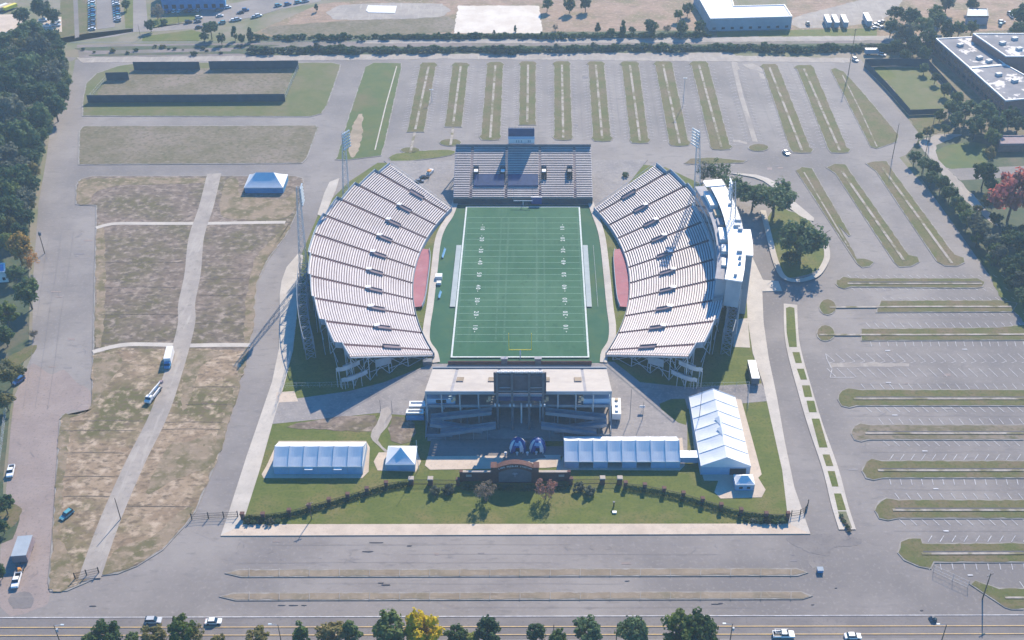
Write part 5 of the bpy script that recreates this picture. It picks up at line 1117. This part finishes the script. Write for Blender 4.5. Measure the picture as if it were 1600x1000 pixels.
# ------------------------------------------------------------------ poles and small street furniture
def pole(label, base, top_y, arm=None, r=.16, m='wood', cat='utility pole', name='utility_pole', top_x=None, lampside=1):
    x, y = g(*base); lo, hi = 1, 60
    for _ in range(40):
        mid = (lo+hi)/2; dy, dz = y-CY, mid-H; f = dy*C_-dz*S_; py = PY-F*(dy*S_+dz*C_)/f
        if py > top_y: lo = mid
        else: hi = mid
    h = lo; t = thing(name, label, cat, (x, y, 0)); obj('shaft', B().tube((0, 0, 0), (0, 0, h), r, 6, 0, r*.65).mesh('shaft', m), t)
    if arm == 'cross':
        obj('crossarm', B().box((0, 0, h-.7), (2.4, .14, .16), .5).mesh('crossarm', m), t)
        b = B()
        for k in (-1, -.4, .4, 1): b.tube((k*cos(.5), k*sin(.5), h-.6), (k*cos(.5), k*sin(.5), h-.35), .06, 5)
        obj('insulator', b.mesh('insulator', 'steel'), t)
    if arm in ('lamp', 'tlamp'):
        obj('arm', B().tube((0, 0, h-.3), (lampside*2.0, .2, h), .07, 5).mesh('arm', 'steel'), t); obj('lamp_head', B().box((lampside*2.2, .2, h), (.9, .4, .18)).mesh('lamp_head', 'lamp'), t)
        if arm == 'tlamp': obj('transformer', B().tube((.4, 0, h-2.6), (.4, 0, h-1.5), .32, 8).mesh('transformer', 'steel'), t)
    if arm == 'box': obj('transformer', B().tube((0, .35, h-1.9), (0, .35, h-.5), .6, 8).mesh('transformer', 'steel_dark'), t)
    if arm == 'twin':
        for s in (-1, 1): obj('lamp_head', B().box((s*.6, 0, h), (.9, .5, .22)).mesh('lamp_head', 'lamp'), t)
    return t
pole('wooden pole on the dirt lot beside the gravel road', (189, 812), 778)
pole('wooden pole at the edge of the front lawn near the west fence', (487, 812), 785, 'cross')
pole('roadside pole with a lamp at the lower left corner', (94, 1004), 977, 'tlamp')
pole('roadside pole between small trees left of the yellow tree', (440, 1006), 976, 'lamp', lampside=-1)
pole('short dark roadside pole behind the dark bushes below the arch', (865, 1001), 976)
pole('short dark roadside pole left of the tall green tree', (963, 1001), 976)
pole('roadside pole with a lamp and transformer right of the tall green tree', (1140, 1006), 975, 'tlamp', lampside=-1)
pole('roadside pole with a lamp near the lower right corner', (1471, 1002), 976, 'lamp', lampside=-1)
pole('tall wooden utility pole on the grass bank at the lower right', (1535, 936), 896, 'cross', .2)
pole('tall utility pole at the far right corner of the lot', (1325, 118), 45, 'cross', .2)
pole('utility pole at the tip of the triangular lawn', (1394, 248), 193, None, .18)
pole('utility pole by the pale path near the belt of trees', (1445, 246), 196, None, .18); pole('utility pole on the verge by the school trees', (1452, 222), 182, 'cross', .2)
pole('tall lamp mast among the far parking islands', (1067, 166), 122, 'twin', .16, 'steel', 'lamp post', 'lamp_post')
pole('short lamp post by the third far island left of the scoreboard', (675, 159), 140, 'twin', .14, 'steel', 'lamp post', 'lamp_post')
pole('leaning utility pole with a transformer at the left wood edge', (70, 396), 362, 'box', .2)
pole('thin utility pole by the top road left of the rail crossing', (220, 60), 38, None, .14); pole('thin utility pole on the lawn below the long dark building', (280, 38), 23, None, .14)
pole('thin lamp post left of the gravel walk by the west concourse', (595, 643), 625, None, .09, 'steel_dark', 'lamp post', 'lamp_post'); pole('thin lamp post right of the gravel walk by the west concourse', (613, 645), 626, None, .09, 'steel_dark', 'lamp post', 'lamp_post')
pole('light pole on the east concourse', (984, 655), 608, None, .1, 'steel_dark', 'lamp post', 'lamp_post'); pole('light pole with a sign board on the east concourse', (1004, 655), 628, None, .1, 'steel_dark', 'lamp post', 'lamp_post')
pole('tall thin pole beside the big gabled tent', (1091, 668), 608, None, .12, 'steel_dark', 'lamp post', 'lamp_post'); pole('tall thin mast by the plaza next to the small tent', (654, 735), 688, None, .1, 'white', 'flag pole', 'flag_pole')
pole('thin dark pole behind the far end of the west stand', (670, 282), 262, None, .1, 'steel_dark', 'lamp post', 'lamp_post')
x, y = g(1003, 643); t = thing('sign_board', 'white sign board hanging on a pole in the east concourse', 'sign', (x, y, 0)); obj('board', B().box((0, 0, 2.2), (1.8, .15, .9)).mesh('board', 'white'), t); obj('frame', B().box((0, .1, 1.2), (.12, .08, 2.4)).mesh('frame', 'steel'), t)
x, y = g(959, 792); t = thing('garden_light', 'small dark post light on the front lawn right of the pink tree', 'post light', (x, y, .1)); obj('post', B().box((0, 0, .9), (.35, .35, 1.8)).mesh('post', 'black'), t); obj('head', B().box((0, 0, 1.95), (.6, .6, .3)).mesh('head', 'steel_dark'), t)
x, y = g(960, 802); t = thing('valve_box', 'small white box on the front lawn under the dark post light', 'box', (x, y, .1)); obj('body', B().box((0, 0, .25), (1.2, .8, .5)).mesh('body', 'white'), t); obj('lid', B().box((0, 0, .54), (1.3, .9, .08)).mesh('lid', 'vinyl'), t)
x, y = g(1457, 968); t = thing('road_debris', 'dark heap of debris on the front road at the right', 'debris', (x, y, .2)); obj('pile', B().box((0, 0, .5), (2.0, 1.6, 1.0), .3, 0, .4).mesh('pile', 'steel_dark'), t); obj('sheet', B().box((.5, -.5, .4), (1.2, .9, .8), 1.0, 0, .6).mesh('sheet', 'screen'), t)
x, y = g(1281, 893); t = thing('manhole_box', 'blue utility box at the right tip of the upper median', 'box', (x, y, .1)); obj('body', B().box((0, 0, .5), (1.6, 1.4, 1.0)).mesh('body', 'blue_mid'), t); obj('lid', B().box((0, 0, 1.05), (1.8, 1.6, .1)).mesh('lid', 'wall_cool'), t)
x, y = g(672, 272); t = thing('utility_cart', 'white and orange utility cart parked behind the far end of the west stand', 'cart', (x, y, .2), 1.2); obj('body', B().box((0, 0, .9), (4.5, 1.9, 1.2)).mesh('body', 'white'), t); obj('load', B().box((-.6, 0, 1.8), (2.0, 1.5, .7)).mesh('load', 'orange'), t); obj('wheels', (lambda b: ([wheel(b, a, c) for a in (-1.5, 1.5) for c in (-.85, .85)], b)[-1])(B()).mesh('wheels', 'tyre'), t)
car('black car beside the far corner of the west stand', 663, 279, 20, 'sedan', 'black'); car('dark car behind the far end of the west stand beside the utility cart', 655, 285, 10, 'sedan', 'grey')

# ------------------------------------------------------------------ trees and shrubs
def crown_mesh(name, leaf, seed, shape='round', n_clump=34, per=40, size=.13, flat=.8, gap=0.0):
    rg = random.Random(seed); b = B()
    for c in range(n_clump):
        while True:
            p = Vector((rg.uniform(-1, 1), rg.uniform(-1, 1), rg.uniform(-1, 1)))
            if .25 < p.length < 1: break
        p = p.normalized()*(p.length**.45)
        if shape == 'cone': k = 1-(p.z+1)/2*.85; p = Vector((p.x*k, p.y*k, p.z*1.35))
        elif shape == 'spread': p = Vector((p.x*1.1, p.y*1.1, p.z*.5+.1*rg.random()))
        else: p = Vector((p.x, p.y, p.z*flat))
        p *= rg.uniform(.66, 1.12); cr = rg.uniform(.16, .36)*(1 if shape != 'cone' else .8)
        for i in range(per):
            d = Vector((rg.gauss(0, 1), rg.gauss(0, 1), rg.gauss(0, 1))).normalized(); q = p*.9+d*cr*rg.random()**.4
            nrm = (d+Vector((rg.gauss(0, .5), rg.gauss(0, .5), rg.gauss(0, .5)+.5))).normalized(); u = nrm.orthogonal().normalized(); v = nrm.cross(u)
            a = rg.uniform(0, pi); u, v = u*cos(a)+v*sin(a), v*cos(a)-u*sin(a); s = size*rg.uniform(.55, 1.15); w_ = s*rg.uniform(.5, .9)
            b.add([q-u*s, q+v*w_, q+u*s, q-v*w_], [[0, 1, 2, 3]])
    return b.mesh(name, 'leaf_'+leaf)
def trunk_mesh(seed, hgt, spread=.55, limbs=6, r=.07):
    rg = random.Random(seed); b = B(); z0, z1 = -hgt, -.15
    b.tube((0, 0, z0), (rg.uniform(-.04, .04), rg.uniform(-.04, .04), z1), r, 6, 0, r*.6)
    for i in range(limbs):
        a = 2*pi*i/limbs+rg.uniform(-.4, .4); l = rg.uniform(.4, .75)*spread/.55; zs = z1-rg.uniform(0, .35)
        m_ = (cos(a)*l*.5, sin(a)*l*.5, zs+.28); b.tube((0, 0, zs), m_, r*.45, 4, 0, r*.3); b.tube(m_, (cos(a+.3)*l, sin(a+.3)*l, zs+.6), r*.3, 4, 0, r*.1); b.tube(m_, (cos(a-.5)*l*.9, sin(a-.5)*l*.9, zs+.45), r*.25, 4, 0, r*.1)
    return b.mesh('trunk', 'bark')
PRO = {}
def proto(leaf, shape, k):
    key = (leaf, shape, k)
    if key not in PRO:
        sd_ = hash(leaf) % 1 + sum(map(ord, leaf+shape))*7+k*131
        if shape == 'round': PRO[key] = (crown_mesh('crown', leaf, sd_, 'round', 46, 46, .115, .85), trunk_mesh(sd_, 1.55), 1.55)
        elif shape == 'spread': PRO[key] = (crown_mesh('crown', leaf, sd_, 'spread', 52, 42, .095), trunk_mesh(sd_, 1.15, .9, 9, .075), 1.15)
        elif shape == 'cone': PRO[key] = (crown_mesh('crown', leaf, sd_, 'cone', 40, 40, .13), trunk_mesh(sd_, 1.7, .3), 1.7)
        elif shape == 'airy': PRO[key] = (crown_mesh('crown', leaf, sd_, 'round', 34, 34, .075, .85), trunk_mesh(sd_, 1.25, .7, 11, .05), 1.25)
        elif shape == 'shrub': PRO[key] = (crown_mesh('crown', leaf, sd_, 'round', 24, 40, .16, .7), trunk_mesh(sd_, .85, .4, 5, .06), .75)
    return PRO[key]
def tree(label, px, py, rpx, leaf='dark', shape='round', cat='tree', name='tree', group=None):
    rm = rpx; z = 0
    for _ in range(4):                   # crown centre sits at trunk height above the ground
        x, y = g(px, py, z); f = (y-CY)*C_-(z-H)*S_; rm = rpx*f/F; z = rm*proto(leaf, shape, 0)[2]
    cr, tr, hh = proto(leaf, shape, random.randrange(3))
    k = random.uniform(.92, 1.1); rz = random.uniform(0, 6.28)
    o = thing(name, label, cat, (x, y, 0), rz, (), group)
    c = obj('crown', cr, o, (0, 0, hh*rm)); c.scale = (rm*k*(1.45 if name == 'scrub_bush' else 1), rm/k, rm*random.uniform(.8, 1.22)); o.rotation_euler.z = rz if name != 'scrub_bush' else random.uniform(-.25, .25)
    t_ = obj('trunk', tr, o, (0, 0, hh*rm)); t_.scale = (rm, rm, rm)
    return o
GW = 'trees of the wood along the left edge'
KIND = {'dark': 'dark green', 'mid': 'mid green', 'light': 'bright green', 'olive': 'olive', 'grey': 'grey green', 'orange': 'orange leaved', 'yellow': 'yellow', 'pink': 'pink leaved', 'brown': 'bare brown', 'red': 'dull red'}
def near_word(py): return 'by the far road bend' if py < 130 else 'by the practice field' if py < 200 else 'by the second grass block' if py < 265 else 'by the dirt lot' if py < 350 else 'by the leaning pole'
EDGE = lambda px, py: 'lot side' if px > 55 else 'middle' if px > 24 else 'frame side'
wood = [(48, 48, 20, 'dark'), (80, 58, 18, 'dark'), (25, 60, 22, 'dark'), (58, 78, 24, 'grey'), (15, 88, 22, 'dark'), (86, 92, 18, 'dark'), (40, 104, 26, 'dark'), (78, 118, 20, 'grey'), (95, 142, 14, 'dark'), (14, 135, 26, 'dark'), (54, 145, 26, 'dark'), (84, 163, 19, 'dark'), (24, 172, 26, 'grey'), (60, 184, 22, 'dark'), (8, 208, 24, 'dark'), (38, 212, 24, 'dark'), (62, 212, 13, 'mid'), (12, 246, 24, 'grey'), (44, 244, 18, 'dark'), (28, 276, 22, 'dark'), (6, 292, 20, 'dark'), (40, 308, 17, 'grey'), (14, 326, 22, 'dark'), (42, 338, 12, 'dark'), (8, 352, 16, 'olive'), (30, 360, 14, 'dark'),
        (102, 128, 11, 'mid'), (92, 104, 15, 'grey'), (70, 60, 15, 'dark'), (36, 70, 18, 'olive'), (4, 66, 18, 'dark'), (26, 92, 20, 'grey'), (60, 112, 20, 'dark'), (2, 112, 22, 'dark'), (74, 150, 17, 'mid'), (34, 150, 20, 'grey'), (6, 160, 22, 'dark'), (42, 165, 18, 'olive'), (76, 176, 15, 'dark'), (28, 198, 20, 'grey'), (54, 200, 17, 'mid'), (2, 150, 14, 'orange'), (26, 228, 18, 'mid'), (56, 230, 14, 'dark'), (2, 226, 18, 'dark'), (30, 258, 17, 'grey'), (46, 268, 15, 'olive'), (4, 270, 18, 'dark'), (18, 300, 17, 'light'), (50, 286, 13, 'dark'), (30, 326, 14, 'grey'), (46, 322, 10, 'olive'), (6, 320, 16, 'dark'), (98, 118, 12, 'mid'), (88, 72, 14, 'dark'), (66, 98, 18, 'dark'), (30, 128, 20, 'dark'), (70, 140, 18, 'dark'), (40, 185, 20, 'dark'), (-14, 110, 24, 'dark'), (-16, 170, 26, 'dark'), (-14, 230, 24, 'dark'), (-18, 280, 24, 'dark'), (-18, 340, 24, 'dark')]
for px, py, r_, lf in wood: tree(f'{"small" if r_ < 16 else "broad" if r_ < 22 else "wide"} {KIND[lf]} tree, {EDGE(px, py)} of left wood {near_word(py)}', px, py, r_, lf, group=GW)
tree('orange leaved tree by the leaning pole at the left edge', 26, 384, 22, 'orange', 'round'); tree('smaller orange leaved tree on the lot side of the larger one at the left edge', 44, 404, 15, 'orange', 'airy'); tree('yellow green tree behind the orange ones at the very edge of the frame', 6, 376, 14, 'light')
tree('dark tree below the orange trees at the left edge', 22, 424, 14, 'dark'); tree('large dark green tree leaning over the west lot with a visible trunk', 42, 455, 22, 'mid', 'round')
tree('yellow green tree in front of the large dark green one at the left edge', 8, 488, 20, 'light'); tree('green tree with its trunk showing, lowest of the left edge clump', 6, 522, 16, 'mid')
tree('olive tree above the dark blue parked car', 12, 580, 19, 'olive'); tree('olive tree beside the dark blue parked car, nearer the camera', 8, 625, 14, 'olive'); tree('thin bare tree on the verge opposite the west lot', 52, 520, 8, 'brown', 'airy'); tree('olive bush right against the dark blue parked car', 32, 580, 9, 'olive', 'shrub', 'bush', 'bush')
tree('dark round tree on the small verge below the pickup at the left edge', 6, 786, 16, 'dark'); tree('smaller dark tree on the same small verge, nearer the camera', 3, 822, 11, 'dark'); tree('dark tree beside the livestock trailer at the left edge', 0, 892, 11, 'dark')
# far hedges along the rail line
G1 = 'scrub along the near side of the rail line'
def far_word(px): return 'above the practice field' if px < 530 else 'above the narrow green strip' if px < 640 else 'above the far parking islands' if px < 1110 else 'in front of the warehouse' if px < 1260 else 'below the far truck trailers'
x = 395
while x < 1470:
    r_ = random.uniform(3.5, 8.5); tree(f'dark scrub bush on the near side of the rail line, {far_word(x)}', x, 77-3*(x > 900)+random.uniform(-2.5, 2), r_, random.choice(('dark', 'dark', 'grey')), 'shrub', 'bush', 'scrub_bush', G1+' '+far_word(x)); x += random.uniform(5, 9.5)
x = 400
while x < 1110:
    r_ = random.uniform(2.5, 6.5); tree(f'dark bush on the far side of the rail line, {far_word(x)}', x, 58-(x-400)*.006+random.uniform(-1.5, 1.5), r_, random.choice(('dark', 'dark', 'mid')), 'shrub', 'bush', 'scrub_bush', 'bushes along the far side of the rail line '+far_word(x)); x += random.uniform(6, 12) if x < 620 else random.uniform(4, 8)
x = 130
while x < 400:
    tree('low grey bush on the bank above the practice field', x, 80+random.uniform(-9, 4), random.uniform(1.5, 4.5), random.choice(('grey', 'olive', 'dark')), 'shrub', 'bush', 'scrub_bush', 'low bushes on the bank above the practice field'); x += random.uniform(4, 34)
for px, py, r_, lf, sh, lab in ((328, 42, 13, 'dark', 'round', 'broad dark tree at the near side of the loosely filled far lot'), (318, 56, 8, 'dark', 'round', 'dark tree at the foot of the broad one by the far lot'), (366, 50, 8, 'dark', 'cone', 'dark pointed tree by the far lot, left of two'), (390, 52, 8, 'dark', 'cone', 'dark pointed tree by the far lot, right of two'), (345, 58, 8, 'dark', 'round', 'low dark tree between the broad and the pointed ones by the far lot'), (377, 59, 6, 'dark', 'round', 'small dark tree between the two pointed ones'),
        (244, 16, 12, 'brown', 'airy', 'bare brown tree by the far left road junction'), (256, 34, 6, 'dark', 'shrub', 'dark bush on the lawn below the long building'), (234, 38, 8, 'dark', 'round', 'dark tree at the corner of the far left road junction'), (494, 10, 5, 'dark', 'cone', 'dark pointed tree at the top beyond the diagonal road'), (1017, 40, 11, 'dark', 'round', 'broadest dark tree left of the warehouse'), (974, 42, 9, 'dark', 'cone', 'dark tree with a tapering crown left of the broadest one by the warehouse'), (934, 42, 7, 'dark', 'cone', 'dark narrow tree at the left of the group by the warehouse'), (955, 48, 6, 'dark', 'round', 'low dark tree in the group left of the warehouse'), (988, 46, 6, 'mid', 'round', 'small green tree beside the broadest one left of the warehouse'), (1043, 44, 7, 'grey', 'airy', 'grey thin tree between the broadest one and the warehouse'), (1066, 42, 10, 'dark', 'round', 'dark tree second from the warehouse corner'), (1094, 40, 10, 'dark', 'round', 'dark tree at the left corner of the warehouse'), (805, 44, 4, 'dark', 'cone', 'small dark tree at the near side of the far sand lot'), (772, 50, 4, 'dark', 'cone', 'tiny dark tree at the near edge of the far sand lot'), (868, 42, 5, 'brown', 'airy', 'bare brown tree right of the far sand lot'), (855, 5, 9, 'dark', 'round', 'dark tree beyond the right end of the far sand lot'), (890, 6, 10, 'dark', 'round', 'left one of two dark trees on the far bare lot'), (915, 4, 10, 'dark', 'round', 'right one of two dark trees on the far bare lot'), (1075, 12, 9, 'dark', 'round', 'dark tree behind the left side of the warehouse'), (1060, 22, 8, 'mid', 'round', 'green tree behind the left side of the warehouse'), (1194, 70, 7, 'dark', 'round', 'dark bush in front of the warehouse, taller than its hedge'), (34, 22, 14, 'dark', 'round', 'dark tree behind the pale lot at the top left'), (62, 10, 14, 'dark', 'round', 'dark tree at the top edge behind the pale lot'), (80, 22, 12, 'dark', 'round', 'dark tree between the pale lot and the ditch'), (196, 6, 7, 'dark', 'round', 'dark tree by the shorter far left row of cars'), (1355, 20, 0, 'dark', 'round', '')):
    if r_: tree(lab, px, py, r_, lf, sh)
# trees round the school and the top right
G2 = 'trees of the top right thicket'
for px, py, r_, lf in ((1400, 18, 13, 'dark'), (1424, 24, 15, 'dark'), (1394, 38, 13, 'dark'), (1442, 38, 17, 'dark'), (1412, 52, 16, 'grey'), (1468, 30, 14, 'dark'), (1452, 56, 14, 'dark'), (1482, 44, 13, 'dark'), (1430, 68, 13, 'dark'), (1400, 70, 11, 'dark'), (1462, 18, 12, 'mid'), (1500, 42, 12, 'dark'), (1520, 40, 11, 'dark'), (1598, 20, 16, 'dark'), (1592, 44, 13, 'dark'), (1378, 74, 8, 'dark'), (1416, 84, 10, 'dark'), (1445, 82, 11, 'dark'), (1456, 66, 8, 'yellow' if 0 else 'olive'), (1480, 4, 12, 'grey'), (1520, 6, 10, 'dark')):
    tree(f'{"small" if r_ < 12 else "broad"} {KIND[lf]} tree in top right thicket '+('behind the school roofs' if px > 1455 and py > 38 else 'beyond the school yard' if px > 1560 else 'at the top edge' if py < 30 else 'above the school field' if py > 60 else 'right of the lone far trailer'), px, py, r_, lf, group=G2)
for px, py, r_, lf in ((1445, 105, 8, 'dark'), (1462, 120, 8, 'dark'), (1478, 138, 9, 'dark'), (1496, 152, 11, 'dark'), (1486, 166, 13, 'mid'), (1512, 168, 17, 'dark'), (1540, 174, 20, 'dark'), (1496, 186, 13, 'dark'), (1526, 194, 17, 'dark'), (1558, 190, 17, 'dark'), (1580, 178, 15, 'dark'), (1592, 192, 14, 'dark'), (1552, 212, 13, 'mid'), (1470, 178, 9, 'mid'), (1478, 200, 8, 'dark'), (1450, 205, 8, 'olive'), (1548, 238, 10, 'olive'), (1436, 212, 7, 'mid')):
    tree(f'{"small" if r_ < 12 else "broad"} {KIND[lf]} tree below the school, '+('along its wall' if py < 158 else 'over the yard' if py < 200 else 'above the bright lawn'), px, py, r_, lf, group='trees below the school')
G3 = 'belt of trees along the diagonal edge of the east lot'
for px, py, r_, lf in ((1430, 244, 10, 'dark'), (1444, 254, 12, 'dark'), (1460, 262, 12, 'mid'), (1456, 276, 11, 'dark'), (1472, 284, 13, 'dark'), (1486, 298, 13, 'mid'), (1478, 302, 9, 'dark'), (1496, 314, 12, 'dark'), (1505, 326, 12, 'light'), (1513, 340, 13, 'mid'), (1524, 346, 14, 'grey'), (1534, 360, 15, 'grey'), (1528, 372, 11, 'mid'), (1548, 374, 15, 'grey'), (1556, 388, 13, 'mid'), (1562, 396, 14, 'grey'), (1552, 402, 10, 'dark'), (1576, 410, 15, 'dark'), (1586, 424, 15, 'dark'), (1582, 440, 12, 'dark'), (1598, 438, 16, 'grey'), (1596, 458, 12, 'dark'), (1606, 470, 14, 'dark'), (1578, 362, 15, 'dark'), (1556, 340, 10, 'dark'), (1598, 378, 22, 'dark'), (1544, 312, 10, 'olive'), (1540, 268, 19, 'mid'), (1550, 288, 12, 'dark'), (1606, 358, 14, 'dark'), (1528, 326, 8, 'olive'), (1604, 410, 20, 'dark'), (1572, 376, 14, 'dark')):
    tree(f'{"small" if r_ < 12 else "middling" if r_ < 15 else "broad"} {KIND[lf]} tree in the diagonal belt, '+('next to the bright lawn' if py < 290 else 'along the pale path' if py < 330 else 'around its middle' if py < 385 else 'at its lower end'), px, py, r_, lf, group=G3)
tree('large dull red tree at the right edge above the belt of trees', 1586, 300, 34, 'red')
# trees inside the grounds
island([(1196, 345), (1204, 330), (1215, 318), (1235, 330), (1262, 340), (1285, 375), (1291, 400), (1284, 420), (1262, 432), (1235, 436), (1222, 430), (1212, 405), (1204, 380)], 'grass', 3, .6, 'grass_island', .32)
path('sidewalk', [(1192, 330), (1202, 372), (1212, 410), (1224, 434), (1246, 440), (1274, 432), (1289, 412), (1292, 395), (1286, 372)], 2.4, .3, 'concrete', 5)
patch('sidewalk', [(1142, 272), (1178, 278), (1205, 292), (1232, 325), (1262, 345), (1272, 342), (1240, 315), (1216, 288), (1182, 274)], .14, 'concrete', 2)
island([(1078, 248), (1110, 246), (1168, 251), (1162, 255), (1120, 257), (1090, 258), (1068, 256)], 'grass_isle', 0, .4)
island([(1028, 244), (1060, 246), (1160, 251), (1050, 250)], 'grass_isle', 0, .3) if 0 else None
island([(618, 240), (700, 234), (712, 240), (690, 246), (640, 252), (610, 252)], 'grass', 2, .3)
tree('wide spreading oak with open limbs beside the court east of the press box', 1212, 306, 33, 'dark', 'spread', name='oak_tree'); tree('wide spreading oak in the middle of the rounded court, casting the largest shadow', 1254, 372, 37, 'dark', 'spread', name='oak_tree')
tree('dense oak close behind the far end of the press box', 1148, 294, 24, 'dark', 'spread', name='oak_tree'); tree('dense oak between the press box and the open limbed oak', 1178, 304, 24, 'dark', 'spread', name='oak_tree'); tree('airy grey tree beside the far floodlight tower of the east stand', 1100, 266, 17, 'grey', 'airy'); tree('airy green tree right of the airy grey one beyond the east stand', 1124, 266, 20, 'mid', 'airy')
tree('low round tree on the near side of the oak court', 1236, 402, 15, 'dark', 'spread'); tree('small dark tree at the kerb of the east lot beyond the east stand', 978, 272, 6, 'dark', 'shrub', 'bush', 'bush')
tree('bare brown small tree left of the entrance arch', 757, 766, 18, 'brown', 'airy'); tree('pink leaved small tree right of the entrance arch', 853, 763, 18, 'pink', 'airy')
for px, py, r_, lab in ((680, 766, 10, 'grey green shrub at the left of the pair before the left wing wall'), (701, 764, 10, 'grey green shrub at the right of the pair before the left wing wall'), (905, 762, 10, 'grey green shrub at the left of the pair before the right wing wall'), (922, 766, 10, 'grey green shrub at the right of the pair before the right wing wall')): tree(lab, px, py, r_, 'grey', 'shrub', 'bush', 'bush')
for px, py, r_, lf, lab in ((388, 814, 6, 'grey', 'leftmost grey shrub in the west fence corner'), (396, 816, 5, 'dark', 'dark shrub between two grey ones in the west fence corner'), (406, 815, 5, 'grey', 'grey shrub in the middle of the west fence corner'), (421, 815, 7, 'grey', 'largest grey shrub in the west fence corner'), (434, 814, 5, 'dark', 'dark shrub ending the row in the west fence corner'),
        (1166, 811, 5, 'dark', 'dark shrub beginning the row in the east fence corner'), (1177, 813, 6, 'grey', 'grey shrub second in the row in the east fence corner'), (1188, 814, 6, 'dark', 'dark shrub third in the row in the east fence corner'), (1199, 814, 6, 'grey', 'grey shrub fourth in the row in the east fence corner'), (1211, 814, 6, 'dark', 'dark shrub fifth in the row in the east fence corner'), (1223, 813, 7, 'dark', 'largest dark shrub at the east gate')): tree(lab, px, py, r_, lf, 'shrub', 'bush', 'bush')
for i in range(6): tree('dark clipped bush in the planting bed at the end of the east drive strip', 1314+i*2.6, 806+i*4.4, 4, 'brown' if i % 2 else 'dark', 'shrub', 'bush', 'bush', 'bushes in the planting bed of the east drive strip')
def hedge(label, P, wd, h, lf='dark', seed=3):
    W = [g(*p) for p in smooth(P, 6, False)]; rg = random.Random(seed); b = B(); o = Vector((*W[0], 0))
    for i in range(len(W)-1):
        a, c = Vector((*W[i], 0))-o, Vector((*W[i+1], 0))-o; n = int((c-a).length*70)
        for k in range(n):
            q = a+(c-a)*rg.random()+Vector((rg.uniform(-wd, wd)/2, rg.uniform(-wd, wd)/2, h*rg.random()**.5)); u = Vector((rg.gauss(0, 1), rg.gauss(0, 1), rg.gauss(0, .6))).normalized(); v = u.orthogonal().normalized(); s = rg.uniform(.15, .36)
            b.add([q-u*s, q+v*s*.7, q+u*s, q-v*s*.7], [[0, 1, 2, 3]])
    t = thing('hedge', label, 'hedge', o); obj('foliage', b.mesh('foliage', 'leaf_'+lf), t)
    b = B()
    for p in W[::2]: b.tube((p[0]-o.x, p[1]-o.y, 0), (p[0]-o.x, p[1]-o.y, h*.6), .05, 4)
    obj('stems', b.mesh('stems', 'bark'), t)
hedge('low dark hedge in front of the western run of the curved fence', [(382, 813), (412, 813), (453, 807.5), (484, 800), (544, 783), (604, 765.5), (640, 759)], 1.3, 1.5); hedge('low dark hedge in front of the eastern run of the curved fence', [(978, 765), (1037, 774), (1097, 790), (1157, 807), (1228, 813)], 1.3, 1.5, 'dark', 4)
hedge('dark hedge at the foot of the entrance arch', [(724, 764), (770, 764), (838, 765), (884, 763)], 2.2, 1.1, 'dark', 5)
# row along the front road
for px, py, r_, lf, sh, lab in ((163, 990, 21, 'mid', 'round', 'green roadside tree at the left end of the front row'), (140, 1000, 12, 'mid', 'round', 'small green tree hugging the left end of the front row'), (206, 998, 10, 'mid', 'round', 'low green tree right of the leftmost pair in the front row'), (240, 992, 15, 'olive', 'round', 'olive tree in front of the silver car on the road'), (284, 988, 20, 'light', 'round', 'bright green tree left of the yellowish one in the front row'), (304, 994, 17, 'olive', 'airy', 'yellowish olive tree in the front row below the white car'), (340, 1002, 10, 'olive', 'round', 'low olive tree beneath the white car on the road'), (402, 996, 16, 'olive', 'round', 'olive tree left of the lamp pole in the front row'), (470, 992, 18, 'mid', 'cone', 'mid green pointed tree right of the lamp pole in the front row'), (518, 990, 20, 'olive', 'round', 'olive green tree left of the taller pointed one'), (548, 986, 19, 'mid', 'cone', 'green pointed tree in the middle of the front row'), (608, 984, 25, 'mid', 'round', 'large mid green tree immediately left of the yellow tree'), (660, 984, 26, 'yellow', 'round', 'bright yellow tree in the front row'), (712, 994, 16, 'mid', 'round', 'low green tree immediately right of the yellow tree'), (764, 984, 19, 'dark', 'round', 'dark round tree second right of the yellow tree'), (738, 1000, 12, 'light', 'round', 'low bright green tree between the yellow and the dark round trees'), (838, 988, 14, 'dark', 'round', 'small dark tree left of the short pole in the front row'), (872, 996, 13, 'mid', 'round', 'small green tree in front of the short pole'), (920, 986, 21, 'dark', 'round', 'dark spiky tree left of the second short pole'), (990, 985, 21, 'dark', 'round', 'dark spiky tree right of the second short pole'), (1062, 984, 28, 'light', 'round', 'tall bright green tree, left half of the biggest clump in the front row'), (1092, 988, 26, 'mid', 'round', 'tall mid green tree, right half of the biggest clump in the front row')):
    tree(lab, px, py, r_*1.2, lf, sh)

# trees that share a description are told apart by their order from the far end of the picture
byl = {}
for o in col.objects:
    if o.get('category') == 'tree' and o.parent is None: byl.setdefault(o['label'], []).append(o)
for l, os_ in byl.items():
    if len(os_) > 1:
        os_.sort(key=lambda o: -o.location.y)
        for i, o in enumerate(os_): o['label'] = l+', '+('farthest' if i == 0 else ORD[i]+' farthest')

# ------------------------------------------------------------------ hazy air
hz = bpy.data.materials.new('haze'); hz.use_nodes = True; n = hz.node_tree; n.nodes.remove(n.nodes['Principled BSDF'])
pv = n.nodes.new('ShaderNodeVolumePrincipled'); pv.inputs['Color'].default_value = (.58, .79, 1, 1); pv.inputs['Density'].default_value = .00021; pv.inputs['Anisotropy'].default_value = .2
n.links.new(pv.outputs[0], n.nodes['Material Output'].inputs['Volume'])
me = B().box((0, 900, 129), (5400, 5000, 262)).mesh('haze', 'white'); me.materials.clear(); me.materials.append(hz)
o = obj('haze', me); o['kind'] = 'stuff'
